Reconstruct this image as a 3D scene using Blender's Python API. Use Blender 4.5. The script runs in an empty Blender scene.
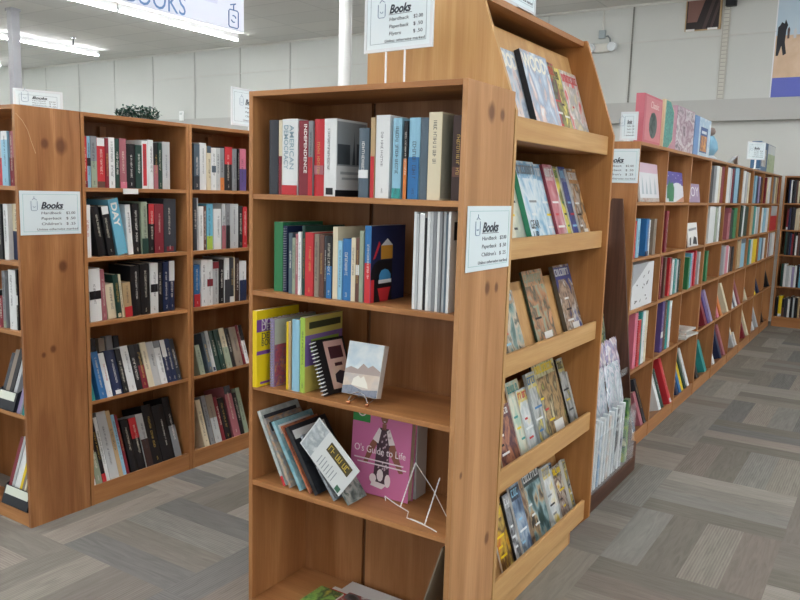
import bpy, math, random
from mathutils import Vector, Matrix, Euler

random.seed(7)
S = bpy.context.scene
COL = S.collection
PI = math.pi
D2R = PI / 180

# ------------------------------------------------------------------ camera
F_PX, PITCH, YAW, ROLL, EYE = 769.293, 0.14155, 0.569938, 0.028756, 1.53


def cam_axes():
    p, y, r = PITCH, YAW, ROLL
    f = Vector((-math.sin(y) * math.cos(p), math.cos(y) * math.cos(p), -math.sin(p)))
    rt = Vector((math.cos(y), math.sin(y), 0))
    up = rt.cross(f)
    c, s = math.cos(r), math.sin(r)
    return c * rt + s * up, -s * rt + c * up, f


AX, AY, AF = cam_axes()
cam_data = bpy.data.cameras.new('camera')
cam = bpy.data.objects.new('camera', cam_data)
COL.objects.link(cam)
m = Matrix.Identity(4)
for i, a in enumerate((AX, AY, -AF)):
    for j in range(3):
        m[j][i] = a[j]
m[2][3] = EYE
cam.matrix_world = m
cam_data.sensor_width = 36
cam_data.sensor_fit = 'HORIZONTAL'
cam_data.lens = 36 * F_PX / 800
cam_data.clip_start = 0.02
S.camera = cam
EYEV = Vector((0, 0, EYE))


def along(plane, v, px, z):
    """where on the horizontal line (plane, height z) a measured column of the photo falls"""
    k = (px - 400) / F_PX
    if plane == 'X':
        p0, d = Vector((v, 0, z)) - EYEV, Vector((0, 1, 0))
    else:
        p0, d = Vector((0, v, z)) - EYEV, Vector((1, 0, 0))
    return (k * AF.dot(p0) - AX.dot(p0)) / (AX.dot(d) - k * AF.dot(d))


def rise(plane, v, s, py):
    """height of a measured row of the photo above the point s of a plane"""
    k = (300 - py) / F_PX
    p0 = (Vector((v, s, 0)) if plane == 'X' else Vector((s, v, 0))) - EYEV
    d = Vector((0, 0, 1))
    return (k * AF.dot(p0) - AY.dot(p0)) / (AY.dot(d) - k * AF.dot(d))


# ------------------------------------------------------------------ colours
PAL = {
    'k': ('16171b', 'black'), 'dgy': ('34383f', 'charcoal'), 'gy': ('84888c', 'grey'), 'lg': ('b9bec0', 'pale grey'),
    'w': ('dfe3e3', 'white'), 'c': ('d9d0b4', 'cream'), 'tan': ('b89f78', 'tan'), 'bn': ('64443a', 'brown'),
    'dbn': ('3c2a27', 'dark brown'), 'r': ('bf2f36', 'red'), 'dr': ('7e2531', 'maroon'), 'p': ('d0758a', 'pink'),
    'rose': ('a5656e', 'dusty rose'), 'o': ('d07b3c', 'orange'), 'y': ('e6c81c', 'yellow'), 'g': ('2f7a4c', 'green'),
    'dg': ('1f4038', 'dark green'), 'lime': ('9fbf4e', 'lime green'), 'sage': ('93a08b', 'sage green'), 't': ('2f8f8c', 'teal'),
    'lb': ('8fbfd6', 'light blue'), 'b': ('2f6fa8', 'blue'), 'n': ('1d2c4f', 'navy'), 'sl': ('51626f', 'slate blue'),
    'pu': ('5b4b86', 'purple'), 'lav': ('9d93b8', 'lavender'), 'taupe': ('8d8173', 'taupe'), 'sky': ('6cb4cf', 'sky blue'),
}


def lin(h):
    out = []
    for i in (0, 2, 4):
        c = int(h[i:i + 2], 16) / 255
        out.append(c / 12.92 if c <= .04045 else ((c + .055) / 1.055) ** 2.4)
    return (*out, 1)


MATS = {}


def bsdf_mat(name):
    mt = bpy.data.materials.new(name)
    mt.use_nodes = True
    return mt, mt.node_tree.nodes, mt.node_tree.links, mt.node_tree.nodes['Principled BSDF']


def plain(h, rough=.5, spec=.4, metal=0., coat=0.):
    key = (h, rough, spec, metal, coat)
    if key not in MATS:
        mt, N, L, B = bsdf_mat('finish_' + h)
        B.inputs['Base Color'].default_value = lin(h)
        B.inputs['Roughness'].default_value = rough
        B.inputs['Specular IOR Level'].default_value = spec
        B.inputs['Metallic'].default_value = metal
        B.inputs['Coat Weight'].default_value = coat
        # a faint mottling so that no surface is perfectly even
        tc = N.new('ShaderNodeTexCoord')
        no = N.new('ShaderNodeTexNoise')
        no.inputs['Scale'].default_value = 35
        L.new(tc.outputs['Object'], no.inputs['Vector'])
        mx = N.new('ShaderNodeMapRange')
        mx.inputs[3].default_value = rough - .06
        mx.inputs[4].default_value = rough + .06
        L.new(no.outputs['Fac'], mx.inputs[0])
        L.new(mx.outputs[0], B.inputs['Roughness'])
        MATS[key] = mt
    return MATS[key]


def cov(code):
    return plain(PAL[code][0], .42, .4)


PAPER = plain('d8d0bd', .8, .1)
WHITEPAPER = plain('e6e6e2', .7, .2)
CHROME = plain('c9ccd0', .2, .6, 1.)
WHITEWIRE = plain('e8e8e8', .35, .5)


def pages_mat():
    mt, N, L, B = bsdf_mat('page_edges')
    tc = N.new('ShaderNodeTexCoord')
    w = N.new('ShaderNodeTexNoise')
    mp = N.new('ShaderNodeMapping')
    mp.inputs['Scale'].default_value = (600, 2, 2)
    L.new(tc.outputs['Object'], mp.inputs[0])
    L.new(mp.outputs[0], w.inputs['Vector'])
    w.inputs['Scale'].default_value = 1
    cr = N.new('ShaderNodeValToRGB')
    cr.color_ramp.elements[0].color = lin('b9ae97')
    cr.color_ramp.elements[1].color = lin('e9e2d2')
    L.new(w.outputs['Fac'], cr.inputs[0])
    L.new(cr.outputs[0], B.inputs['Base Color'])
    B.inputs['Roughness'].default_value = .85
    return mt


PAGES = pages_mat()


def wood(name, axis, c_dark, c_mid, c_light, knots=(), rough=.42, ring=26):
    """pine: grain running along an axis, per-object offset, optional knots at given places"""
    mt, N, L, B = bsdf_mat(name)
    tc = N.new('ShaderNodeTexCoord')
    oi = N.new('ShaderNodeObjectInfo')
    off = N.new('ShaderNodeVectorMath'); off.operation = 'SCALE'
    comb = N.new('ShaderNodeCombineXYZ')
    for k in range(3):
        L.new(oi.outputs['Random'], comb.inputs[k])
    L.new(comb.outputs[0], off.inputs[0]); off.inputs['Scale'].default_value = 17
    add = N.new('ShaderNodeVectorMath'); add.operation = 'ADD'
    L.new(tc.outputs['Object'], add.inputs[0]); L.new(off.outputs[0], add.inputs[1])

    def stretched(s_along, s_across):
        mp = N.new('ShaderNodeMapping')
        sc = [s_across] * 3
        sc['XYZ'.index(axis)] = s_along
        mp.inputs['Scale'].default_value = sc
        L.new(add.outputs[0], mp.inputs[0])
        return mp
    n1 = N.new('ShaderNodeTexNoise'); n1.inputs['Scale'].default_value = 1; n1.inputs['Detail'].default_value = 5
    n1.inputs['Distortion'].default_value = .6
    L.new(stretched(1.3, ring).outputs[0], n1.inputs['Vector'])
    n2 = N.new('ShaderNodeTexNoise'); n2.inputs['Scale'].default_value = 1; n2.inputs['Detail'].default_value = 3
    L.new(stretched(6, 220).outputs[0], n2.inputs['Vector'])
    n3 = N.new('ShaderNodeTexNoise'); n3.inputs['Scale'].default_value = 1; n3.inputs['Detail'].default_value = 1
    L.new(stretched(.9, 5).outputs[0], n3.inputs['Vector'])
    a = N.new('ShaderNodeMath'); a.operation = 'MULTIPLY_ADD'
    L.new(n2.outputs['Fac'], a.inputs[0]); a.inputs[1].default_value = .3
    L.new(n1.outputs['Fac'], a.inputs[2])
    b = N.new('ShaderNodeMath'); b.operation = 'MULTIPLY_ADD'
    L.new(n3.outputs['Fac'], b.inputs[0]); b.inputs[1].default_value = .24
    L.new(a.outputs[0], b.inputs[2])
    cr = N.new('ShaderNodeValToRGB')
    e = cr.color_ramp.elements
    e[0].position = .62; e[0].color = lin(c_dark)
    e[1].position = 1.2 if False else 1.0; e[1].color = lin(c_light)
    x = cr.color_ramp.elements.new(.86); x.color = lin(c_mid)
    L.new(b.outputs[0], cr.inputs[0])
    last = cr.outputs[0]
    for (kx, ky, kz, kr) in knots:
        mp = N.new('ShaderNodeVectorMath'); mp.operation = 'SUBTRACT'
        L.new(tc.outputs['Object'], mp.inputs[0]); mp.inputs[1].default_value = (kx, ky, kz)
        sc = N.new('ShaderNodeVectorMath'); sc.operation = 'MULTIPLY'
        L.new(mp.outputs[0], sc.inputs[0]); sc.inputs[1].default_value = (0, 1, .8)
        ln = N.new('ShaderNodeVectorMath'); ln.operation = 'LENGTH'
        L.new(sc.outputs[0], ln.inputs[0])
        wob = N.new('ShaderNodeMath'); wob.operation = 'MULTIPLY_ADD'
        L.new(n1.outputs['Fac'], wob.inputs[0]); wob.inputs[1].default_value = kr * .9
        L.new(ln.outputs['Value'], wob.inputs[2])
        mr = N.new('ShaderNodeMapRange')
        mr.inputs[1].default_value = kr * 1.1; mr.inputs[2].default_value = kr * 1.9
        mr.inputs[3].default_value = .8; mr.inputs[4].default_value = 0
        L.new(wob.outputs[0], mr.inputs[0])
        mx = N.new('ShaderNodeMix'); mx.data_type = 'RGBA'
        L.new(mr.outputs[0], mx.inputs['Factor'])
        L.new(last, mx.inputs['A']); mx.inputs['B'].default_value = lin('5e3520')
        last = mx.outputs['Result']
    L.new(last, B.inputs['Base Color'])
    B.inputs['Roughness'].default_value = rough
    B.inputs['Specular IOR Level'].default_value = .35
    bp = N.new('ShaderNodeBump'); bp.inputs['Strength'].default_value = .08; bp.inputs['Distance'].default_value = .002
    L.new(a.outputs[0], bp.inputs['Height'])
    L.new(bp.outputs[0], B.inputs['Normal'])
    return mt


PINE = {a: wood('pine_' + a.lower(), a, '9e6b40', 'b17d4e', 'bf8c5b', ring=14) for a in 'XYZ'}
OAK = {a: wood('birch_' + a.lower(), a, 'b58a57', 'c29a65', 'cca673', ring=20) for a in 'XYZ'}
DARKPINE = {a: wood('old_pine_' + a.lower(), a, '86582f', '9a6a41', 'a9784d', ring=14) for a in 'XYZ'}
BROWN = {a: wood('brown_board_' + a.lower(), a, '4a3024', '5c3e2f', '6e4d3b') for a in 'XYZ'}


def photo(cols, scale=16, rough=.28, stretch=(1, 1, 1)):
    """a printed picture: blotches of the print's own colours"""
    key = ('ph', tuple(cols), scale, stretch)
    if key in MATS:
        return MATS[key]
    mt, N, L, B = bsdf_mat('print_' + '_'.join(cols)[:30])
    tc = N.new('ShaderNodeTexCoord'); oi = N.new('ShaderNodeObjectInfo')
    comb = N.new('ShaderNodeCombineXYZ')
    for k in range(3):
        L.new(oi.outputs['Random'], comb.inputs[k])
    sc = N.new('ShaderNodeVectorMath'); sc.operation = 'SCALE'; sc.inputs['Scale'].default_value = 13
    L.new(comb.outputs[0], sc.inputs[0])
    add = N.new('ShaderNodeVectorMath'); add.operation = 'ADD'
    L.new(tc.outputs['Object'], add.inputs[0]); L.new(sc.outputs[0], add.inputs[1])
    mp = N.new('ShaderNodeMapping'); mp.inputs['Scale'].default_value = stretch
    L.new(add.outputs[0], mp.inputs[0])
    no = N.new('ShaderNodeTexNoise'); no.inputs['Scale'].default_value = scale; no.inputs['Detail'].default_value = 4
    no.inputs['Distortion'].default_value = .3
    L.new(mp.outputs[0], no.inputs['Vector'])
    cr = N.new('ShaderNodeValToRGB'); e = cr.color_ramp.elements
    n = len(cols)
    lo, hi = .33, .67
    e[0].position = lo; e[0].color = lin(cols[0]); e[1].position = hi; e[1].color = lin(cols[-1])
    for i in range(1, n - 1):
        x = e.new(lo + (hi - lo) * i / (n - 1)); x.color = lin(cols[i])
    L.new(no.outputs['Fac'], cr.inputs[0])
    L.new(cr.outputs[0], B.inputs['Base Color'])
    B.inputs['Roughness'].default_value = rough
    MATS[key] = mt
    return mt


def acrylic():
    mt, N, L, B = bsdf_mat('clear_acrylic')
    B.inputs['Base Color'].default_value = (.93, .96, .97, 1)
    B.inputs['Roughness'].default_value = .06
    B.inputs['Alpha'].default_value = .10
    B.inputs['Specular IOR Level'].default_value = .6
    return mt


ACRYLIC = acrylic()


# ------------------------------------------------------------------ mesh building
class MB:
    def __init__(self):
        self.v, self.f, self.mi = [], [], []

    def face(self, idx, mi=0):
        self.f.append(idx); self.mi.append(mi)

    def pts(self, ps):
        n = len(self.v); self.v += [tuple(p) for p in ps]; return n

    def box(self, x0, x1, y0, y1, z0, z1, mi=0):
        n = self.pts([(x, y, z) for z in (z0, z1) for y in (y0, y1) for x in (x0, x1)])
        for q in ((0, 2, 3, 1), (4, 5, 7, 6), (0, 1, 5, 4), (2, 6, 7, 3), (0, 4, 6, 2), (1, 3, 7, 5)):
            self.face([n + i for i in q], mi)
        return self

    def quad(self, a, b, c, d, mi=0):
        n = self.pts((a, b, c, d)); self.face([n, n + 1, n + 2, n + 3], mi); return self

    def strip(self, outer, inner, z0, z1, mi=0):
        """closed solid between two matching open outlines, raised from z0 to z1"""
        k = len(outer)
        n = self.pts([(x, y, z) for z in (z0, z1) for o in (outer, inner) for x, y in o])
        O0, I0, O1, I1 = n, n + k, n + 2 * k, n + 3 * k
        for i in range(k - 1):
            self.face([O0 + i, O0 + i + 1, O1 + i + 1, O1 + i], mi)
            self.face([I0 + i + 1, I0 + i, I1 + i, I1 + i + 1], mi)
            self.face([O1 + i, O1 + i + 1, I1 + i + 1, I1 + i], mi)
            self.face([O0 + i + 1, O0 + i, I0 + i, I0 + i + 1], mi)
        for e in (0, k - 1):
            q = [O0 + e, O1 + e, I1 + e, I0 + e]
            self.face(q if e == 0 else q[::-1], mi)
        return self

    def prism(self, poly, axis, a0, a1, mi=0):
        """polygon extruded along an axis; poly given in the other two axes in order"""
        def P(u, w, a):
            return {'X': (a, u, w), 'Y': (u, a, w), 'Z': (u, w, a)}[axis]
        k = len(poly)
        n = self.pts([P(u, w, a0) for u, w in poly] + [P(u, w, a1) for u, w in poly])
        self.face([n + i for i in range(k)][::-1], mi)
        self.face([n + k + i for i in range(k)], mi)
        for i in range(k):
            j = (i + 1) % k
            self.face([n + i, n + j, n + k + j, n + k + i], mi)
        return self

    def tube(self, path, r, seg=8, mi=0, closed=False):
        ps = [Vector(p) for p in path]
        rings = []
        up = Vector((.31, .22, .93))
        for i, p in enumerate(ps):
            if closed:
                t = ps[(i + 1) % len(ps)] - ps[i - 1]
            else:
                t = ps[min(i + 1, len(ps) - 1)] - ps[max(i - 1, 0)]
            t.normalize()
            u = t.cross(up)
            if u.length < 1e-4:
                u = t.cross(Vector((1, 0, 0)))
            u.normalize(); w = t.cross(u)
            rings.append(self.pts([p + r * (math.cos(a) * u + math.sin(a) * w) for a in [2 * PI * j / seg for j in range(seg)]]))
        m_ = len(rings)
        for i in range(m_ if closed else m_ - 1):
            A, Bq = rings[i], rings[(i + 1) % m_]
            for j in range(seg):
                self.face([A + j, A + (j + 1) % seg, Bq + (j + 1) % seg, Bq + j], mi)
        if not closed:
            self.face([rings[0] + j for j in range(seg)][::-1], mi)
            self.face([rings[-1] + j for j in range(seg)], mi)
        return self

    def lathe(self, prof, cx, cy, seg=20, mi=0):
        rings = [self.pts([(cx + r * math.cos(2 * PI * j / seg), cy + r * math.sin(2 * PI * j / seg), z) for j in range(seg)]) for r, z in prof]
        for A, Bq in zip(rings, rings[1:]):
            for j in range(seg):
                self.face([A + j, A + (j + 1) % seg, Bq + (j + 1) % seg, Bq + j], mi)
        self.face([rings[0] + j for j in range(seg)][::-1], mi)
        self.face([rings[-1] + j for j in range(seg)], mi)
        return self

    def mesh(self, name, mats):
        me = bpy.data.meshes.new(name)
        me.from_pydata(self.v, [], self.f)
        for mt in (mats if isinstance(mats, (list, tuple)) else [mats]):
            me.materials.append(mt)
        me.polygons.foreach_set('material_index', self.mi)
        me.update()
        return me

    def build(self, name, mats, parent=None, smooth=False, bevel=0):
        me = self.mesh(name, mats)
        if smooth:
            me.polygons.foreach_set('use_smooth', [True] * len(me.polygons))
        o = bpy.data.objects.new(name, me)
        COL.objects.link(o)
        if parent is not None:
            o.parent = parent
        if bevel:
            b = o.modifiers.new('bevel', 'BEVEL'); b.width = bevel; b.segments = 2; b.limit_method = 'ANGLE'
        return o


def tag(o, label=None, cat=None, group=None, kind=None):
    if label: o['label'] = label
    if cat: o['category'] = cat
    if group: o['group'] = group
    if kind: o['kind'] = kind
    return o


def empty(name, loc=(0, 0, 0), rz=0, label=None, cat=None, group=None):
    o = bpy.data.objects.new(name, None)
    o.empty_display_size = .05
    COL.objects.link(o)
    o.location = loc
    o.rotation_euler = (0, 0, rz)
    return tag(o, label, cat, group)


def text_mesh(name, body, size, mat, parent, loc, rot=(0, 0, 0), shear=0, bold=0, align='LEFT', width=None, depth=.0002):
    cu = bpy.data.curves.new(name, 'FONT')
    cu.body = body; cu.size = size; cu.shear = shear; cu.offset = bold * size
    cu.align_x = align; cu.extrude = depth; cu.resolution_u = 3
    tmp = bpy.data.objects.new('tmp_text', cu)
    COL.objects.link(tmp)
    bpy.context.view_layer.update()
    dg = bpy.context.evaluated_depsgraph_get()
    me = bpy.data.meshes.new_from_object(tmp.evaluated_get(dg))
    bpy.data.objects.remove(tmp); bpy.data.curves.remove(cu)
    if width:
        xs = [v.co.x for v in me.vertices]
        if xs:
            k = width / (max(xs) - min(xs))
            for v in me.vertices: v.co.x *= k
    me.materials.clear(); me.materials.append(mat)
    R = Euler(rot).to_matrix().to_4x4()
    me.transform(Matrix.Translation(loc) @ R)
    o = bpy.data.objects.new(name, me)
    COL.objects.link(o)
    if parent is not None: o.parent = parent
    return o


def merge(name, objs, parent):
    """several one-part meshes of lettering or marks on the same card joined as one part"""
    v, f, mi, mats = [], [], [], []
    for o in objs:
        me = o.data; n = len(v)
        v += [tuple(x.co) for x in me.vertices]
        base = []
        for mt in me.materials:
            if mt not in mats: mats.append(mt)
            base.append(mats.index(mt))
        for p in me.polygons:
            f.append([n + i for i in p.vertices]); mi.append(base[p.material_index])
        bpy.data.objects.remove(o)
    me = bpy.data.meshes.new(name); me.from_pydata(v, [], f)
    for mt in mats: me.materials.append(mt)
    me.polygons.foreach_set('material_index', mi); me.update()
    o = bpy.data.objects.new(name, me); COL.objects.link(o); o.parent = parent
    return o


ORD = ['zeroth', 'first', 'second', 'third', 'fourth', 'fifth', 'sixth', 'seventh', 'eighth', 'ninth', 'tenth', 'eleventh', 'twelfth',
       'thirteenth', 'fourteenth', 'fifteenth', 'sixteenth', 'seventeenth', 'eighteenth', 'nineteenth', 'twentieth']

# ================================================================== SETTING
WALL_Y = 10.8
CEIL = 4.1


def floor_mat():
    mt, N, L, B = bsdf_mat('carpet_planks')
    T = .635
    tc = N.new('ShaderNodeTexCoord')
    sep = N.new('ShaderNodeSeparateXYZ'); L.new(tc.outputs['Object'], sep.inputs[0])

    def M(op, a, b=None, c=None):
        n = N.new('ShaderNodeMath'); n.operation = op
        for i, x in enumerate((a, b, c)):
            if x is None: continue
            if isinstance(x, (int, float)): n.inputs[i].default_value = x
            else: L.new(x, n.inputs[i])
        return n.outputs[0]
    u = M('DIVIDE', M('ADD', sep.outputs[0], .936 + T * 40), T)
    v = M('DIVIDE', M('SUBTRACT', sep.outputs[1], 3.11 - T * 40), T)
    i, j = M('FLOOR', u), M('FLOOR', v)
    par = M('MODULO', M('ADD', i, j), 2)          # 0: planks run along Y, 1: along X
    fu, fv = M('FRACT', u), M('FRACT', v)
    ipar = M('SUBTRACT', 1, par)
    across = M('ADD', M('MULTIPLY', fu, ipar), M('MULTIPLY', fv, par))
    k = M('FLOOR', M('MULTIPLY', across, 4))
    cv = N.new('ShaderNodeCombineXYZ'); L.new(i, cv.inputs[0]); L.new(j, cv.inputs[1]); L.new(k, cv.inputs[2])
    wn = N.new('ShaderNodeTexWhiteNoise'); wn.noise_dimensions = '3D'; L.new(cv.outputs[0], wn.inputs['Vector'])
    cr = N.new('ShaderNodeValToRGB'); cr.color_ramp.interpolation = 'CONSTANT'
    cols = ['7f7a72', '8a857c', '77726a', '948f86', '807870', '87837c', '757370', '8f887f', '7c766f', '84827c']
    e = cr.color_ramp.elements
    e[0].position = 0; e[0].color = lin(cols[0]); e[1].position = .1; e[1].color = lin(cols[1])
    for q in range(2, 10):
        x = e.new(q / 10); x.color = lin(cols[q])
    L.new(wn.outputs['Value'], cr.inputs[0])
    # streaks along each plank and ribs on some planks
    al = M('ADD', M('MULTIPLY', v, ipar), M('MULTIPLY', u, par))
    ac = M('ADD', M('MULTIPLY', u, ipar), M('MULTIPLY', v, par))
    sv = N.new('ShaderNodeCombineXYZ')
    L.new(M('MULTIPLY', al, 3.0), sv.inputs[0]); L.new(M('MULTIPLY', ac, 26), sv.inputs[1]); L.new(M('MULTIPLY', wn.outputs['Value'], 91), sv.inputs[2])
    n1 = N.new('ShaderNodeTexNoise'); n1.inputs['Scale'].default_value = 1; n1.inputs['Detail'].default_value = 5; n1.inputs['Distortion'].default_value = 1.4
    L.new(sv.outputs[0], n1.inputs['Vector'])
    n2 = N.new('ShaderNodeTexNoise'); n2.inputs['Scale'].default_value = 420; n2.inputs['Detail'].default_value = 2
    L.new(tc.outputs['Object'], n2.inputs['Vector'])
    rib = M('SINE', M('MULTIPLY', ac, 2 * PI * 54))
    isrib = M('GREATER_THAN', M('FRACT', M('MULTIPLY', wn.outputs['Value'], 37.7)), .68)
    ribamt = M('MULTIPLY', M('MULTIPLY', rib, isrib), .10)
    val = M('ADD', M('ADD', M('MULTIPLY', M('SUBTRACT', n1.outputs['Fac'], .5), .6), M('MULTIPLY', M('SUBTRACT', n2.outputs['Fac'], .5), .55)), M('ADD', ribamt, 1.0))
    hs = N.new('ShaderNodeHueSaturation'); L.new(cr.outputs[0], hs.inputs['Color']); L.new(val, hs.inputs['Value'])
    L.new(hs.outputs[0], B.inputs['Base Color'])
    B.inputs['Roughness'].default_value = .95
    B.inputs['Specular IOR Level'].default_value = .1
    bp = N.new('ShaderNodeBump'); bp.inputs['Strength'].default_value = .25; bp.inputs['Distance'].default_value = .003
    L.new(n2.outputs['Fac'], bp.inputs['Height']); L.new(bp.outputs[0], B.inputs['Normal'])
    return mt


def ceiling_mat():
    mt, N, L, B = bsdf_mat('ceiling_tile')
    tc = N.new('ShaderNodeTexCoord')
    mp = N.new('ShaderNodeMapping'); L.new(tc.outputs['Object'], mp.inputs[0])
    br = N.new('ShaderNodeTexBrick'); br.offset = 0
    br.inputs['Color1'].default_value = lin('dcdcd8'); br.inputs['Color2'].default_value = lin('d4d5d2')
    br.inputs['Mortar'].default_value = lin('c6c7c4')
    br.inputs['Scale'].default_value = 1; br.inputs['Mortar Size'].default_value = .012
    br.inputs['Brick Width'].default_value = 1.22; br.inputs['Row Height'].default_value = .61
    L.new(mp.outputs[0], br.inputs['Vector'])
    no = N.new('ShaderNodeTexNoise'); no.inputs['Scale'].default_value = 90; no.inputs['Detail'].default_value = 3
    L.new(tc.outputs['Object'], no.inputs['Vector'])
    bp = N.new('ShaderNodeBump'); bp.inputs['Strength'].default_value = .15; bp.inputs['Distance'].default_value = .004
    L.new(no.outputs['Fac'], bp.inputs['Height'])
    L.new(br.outputs['Color'], B.inputs['Base Color']); L.new(bp.outputs[0], B.inputs['Normal'])
    B.inputs['Roughness'].default_value = .9
    return mt


def wall_mat(name, h1, h2):
    mt, N, L, B = bsdf_mat(name)
    tc = N.new('ShaderNodeTexCoord')
    no = N.new('ShaderNodeTexNoise'); no.inputs['Scale'].default_value = .7; no.inputs['Detail'].default_value = 4
    L.new(tc.outputs['Object'], no.inputs['Vector'])
    cr = N.new('ShaderNodeValToRGB')
    cr.color_ramp.elements[0].position = .3; cr.color_ramp.elements[1].position = .7
    cr.color_ramp.elements[0].color = lin(h1); cr.color_ramp.elements[1].color = lin(h2)
    L.new(no.outputs['Fac'], cr.inputs[0]); L.new(cr.outputs[0], B.inputs['Base Color'])
    B.inputs['Roughness'].default_value = .7
    return mt


WALL = wall_mat('painted_wall_panel', 'c4c7c3', 'cacdc8')
BULK = wall_mat('grey_bulkhead', 'b0b1ae', 'b6b7b3')
STD = plain('96978f', .4, .4)

XL, XR, YB = -17.6, 6.0, -5.0


def struct(o):
    o['kind'] = 'structure'
    return o


struct(MB().box(XL - .1, XR, YB, WALL_Y + .1, -.1, 0).build('floor', floor_mat()))
struct(MB().box(XL - .1, XR, YB, WALL_Y + .1, CEIL, CEIL + .1).build('ceiling', ceiling_mat()))
struct(MB().box(XL - .1, XR, WALL_Y, WALL_Y + .1, 0, CEIL).build('wall_back', WALL))
struct(MB().box(XL - .1, XL, YB, WALL_Y, 0, CEIL).build('wall_left', WALL))
struct(MB().box(XL, XR, WALL_Y - .1, WALL_Y, 2.53, 2.80).build('trim_1', BULK))
struct(MB().box(XL, XR, WALL_Y - .012, WALL_Y, 3.600, 3.612).build('trim_2', plain('c8c8c3', .6)))
nt = 3
for k in range(12):                                     # slotted upright strips between the wall panels
    x = -3.29 - 1.22 * k
    mb = MB().box(x - .011, x + .011, WALL_Y - .012, WALL_Y, 2.80, CEIL)
    if k == 0:
        for q in range(43):
            z = 2.82 + q * .03
            mb.box(x - .008, x + .006, WALL_Y - .0135, WALL_Y - .012, z, z + .02, 1)
    struct(mb.build('trim_%d' % nt, [plain('9b9b93' if k == 0 else 'b4b6b2', .5), plain('55544e', .5)]))
    nt += 1
for xx in (-2.1,):
    mb = MB().box(xx - .045, xx + .045, WALL_Y - .014, WALL_Y, 2.80, CEIL)
    for q in range(26):
        z = 2.82 + q * .05
        mb.box(xx - .03, xx + .03, WALL_Y - .0155, WALL_Y - .014, z, z + .006, 1)
    mb.box(xx - .038, xx - .034, WALL_Y - .0155, WALL_Y - .014, 2.8, CEIL, 1)
    mb.box(xx + .034, xx + .038, WALL_Y - .0155, WALL_Y - .014, 2.8, CEIL, 1)
    struct(mb.build('trim_%d' % nt, [plain('c3c2b8', .5), plain('8d8c84', .5)]))
    nt += 1
struct(MB().box(XL, XR, WALL_Y - .03, WALL_Y, CEIL - .03, CEIL).build('trim_%d' % nt, plain('c6c6c0', .5)))

# ------------------------------------------------------------------ lights
def tube_mat():
    mt, N, L, B = bsdf_mat('lit_tube')
    B.inputs['Base Color'].default_value = (.9, .9, .9, 1)
    B.inputs['Emission Color'].default_value = (.965, .985, 1.0, 1)
    B.inputs['Emission Strength'].default_value = 29
    return mt


TUBE = tube_mat()
FIXW = plain('e2e4e4', .45)
FIX_LABEL = {
    (-9.84, 0): 'long glowing fluorescent strip ending beneath the hanging blue lettered sign',
    (-13.64, 0): 'glowing fluorescent strip passing behind the square grey column',
    (-6.05, 0): 'fluorescent strip mostly cut off by the top edge, right of the white pole',
}
n_fix = 0
for fx, yend in ((-17.0, 9.9), (-13.64, 9.95), (-9.84, 9.94), (-6.05, 9.0), (-2.25, 9.0), (1.55, 9.0), (5.3, 9.0)):  # besides the seen strips, unseen ones are added to light the store
    for k in range(6):
        y1 = yend - k * 2.44
        y0 = y1 - 2.42
        if y0 < YB: break
        lab = FIX_LABEL.get((fx, k))
        if lab is None:
            if fx == -9.84 and k == 1: lab = 'nearer fluorescent strip in line with the one beneath the hanging sign'
            elif fx == -13.64 and k == 1: lab = 'fluorescent strip at the left edge, left of the square grey column'
            else: lab = 'white ceiling fluorescent strip beyond the view, added to light the store'
        t = empty('fluorescent_light', (fx, (y0 + y1) / 2, CEIL), 0, lab, 'ceiling light', 'fluorescent strips on the ceiling')
        h = (y1 - y0) / 2
        MB().prism([(-.03, -.0), (-.022, -.09), (.022, -.09), (.03, 0)], 'Y', -h, h).build('housing', FIXW, t)
        for sx in (-.017, .017):
            MB().tube([(sx, -h + .012, -.10), (sx, h - .012, -.10)], .013, 10).build('lamp_tube', TUBE, t)
        e = MB()
        for sy in (-h, h - .012):
            e.box(-.032, .032, sy, sy + .012, -.118, -.08)
        e.build('end_cap', FIXW, t)
        n_fix += 1

W = bpy.data.worlds.new('store_ambient')
S.world = W
W.use_nodes = True
W.node_tree.nodes['Background'].inputs[0].default_value = (.97, .985, 1, 1)
W.node_tree.nodes['Background'].inputs[1].default_value = .55

S.view_settings.view_transform = 'Standard'
S.view_settings.look = 'None'
S.view_settings.gamma = 1
S.view_settings.exposure = 1.0
S.cycles.use_denoising = True
S.cycles.max_bounces = 8

# ================================================================== WALL AND CEILING FITTINGS
t = empty('support_column', (-11.65, 7.02, 0), 0, 'square grey steel column rising to the ceiling at the left', 'column')
MB().box(-.066, .066, -.066, .066, 0, CEIL).build('shaft', plain('9fa0a4', .5), t, bevel=.008)
MB().box(-.08, .08, -.08, .08, CEIL - .04, CEIL).build('cap_plate', plain('9a9b9e', .5), t)
MB().box(-.15, .15, -.15, .15, 0, .02).build('base_plate', plain('8e8f92', .5), t)
t = empty('support_column', (-5.75, 7.6, 0), 0, 'round white pole rising behind the middle bookcase', 'column')
MB().lathe([(.076, 0), (.076, CEIL)], 0, 0, 24).build('shaft', plain('d6d7d5', .5), t, smooth=True)
MB().box(-.12, .12, -.12, .12, 0, .015).build('base_plate', plain('c5c6c4', .5), t)

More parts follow.
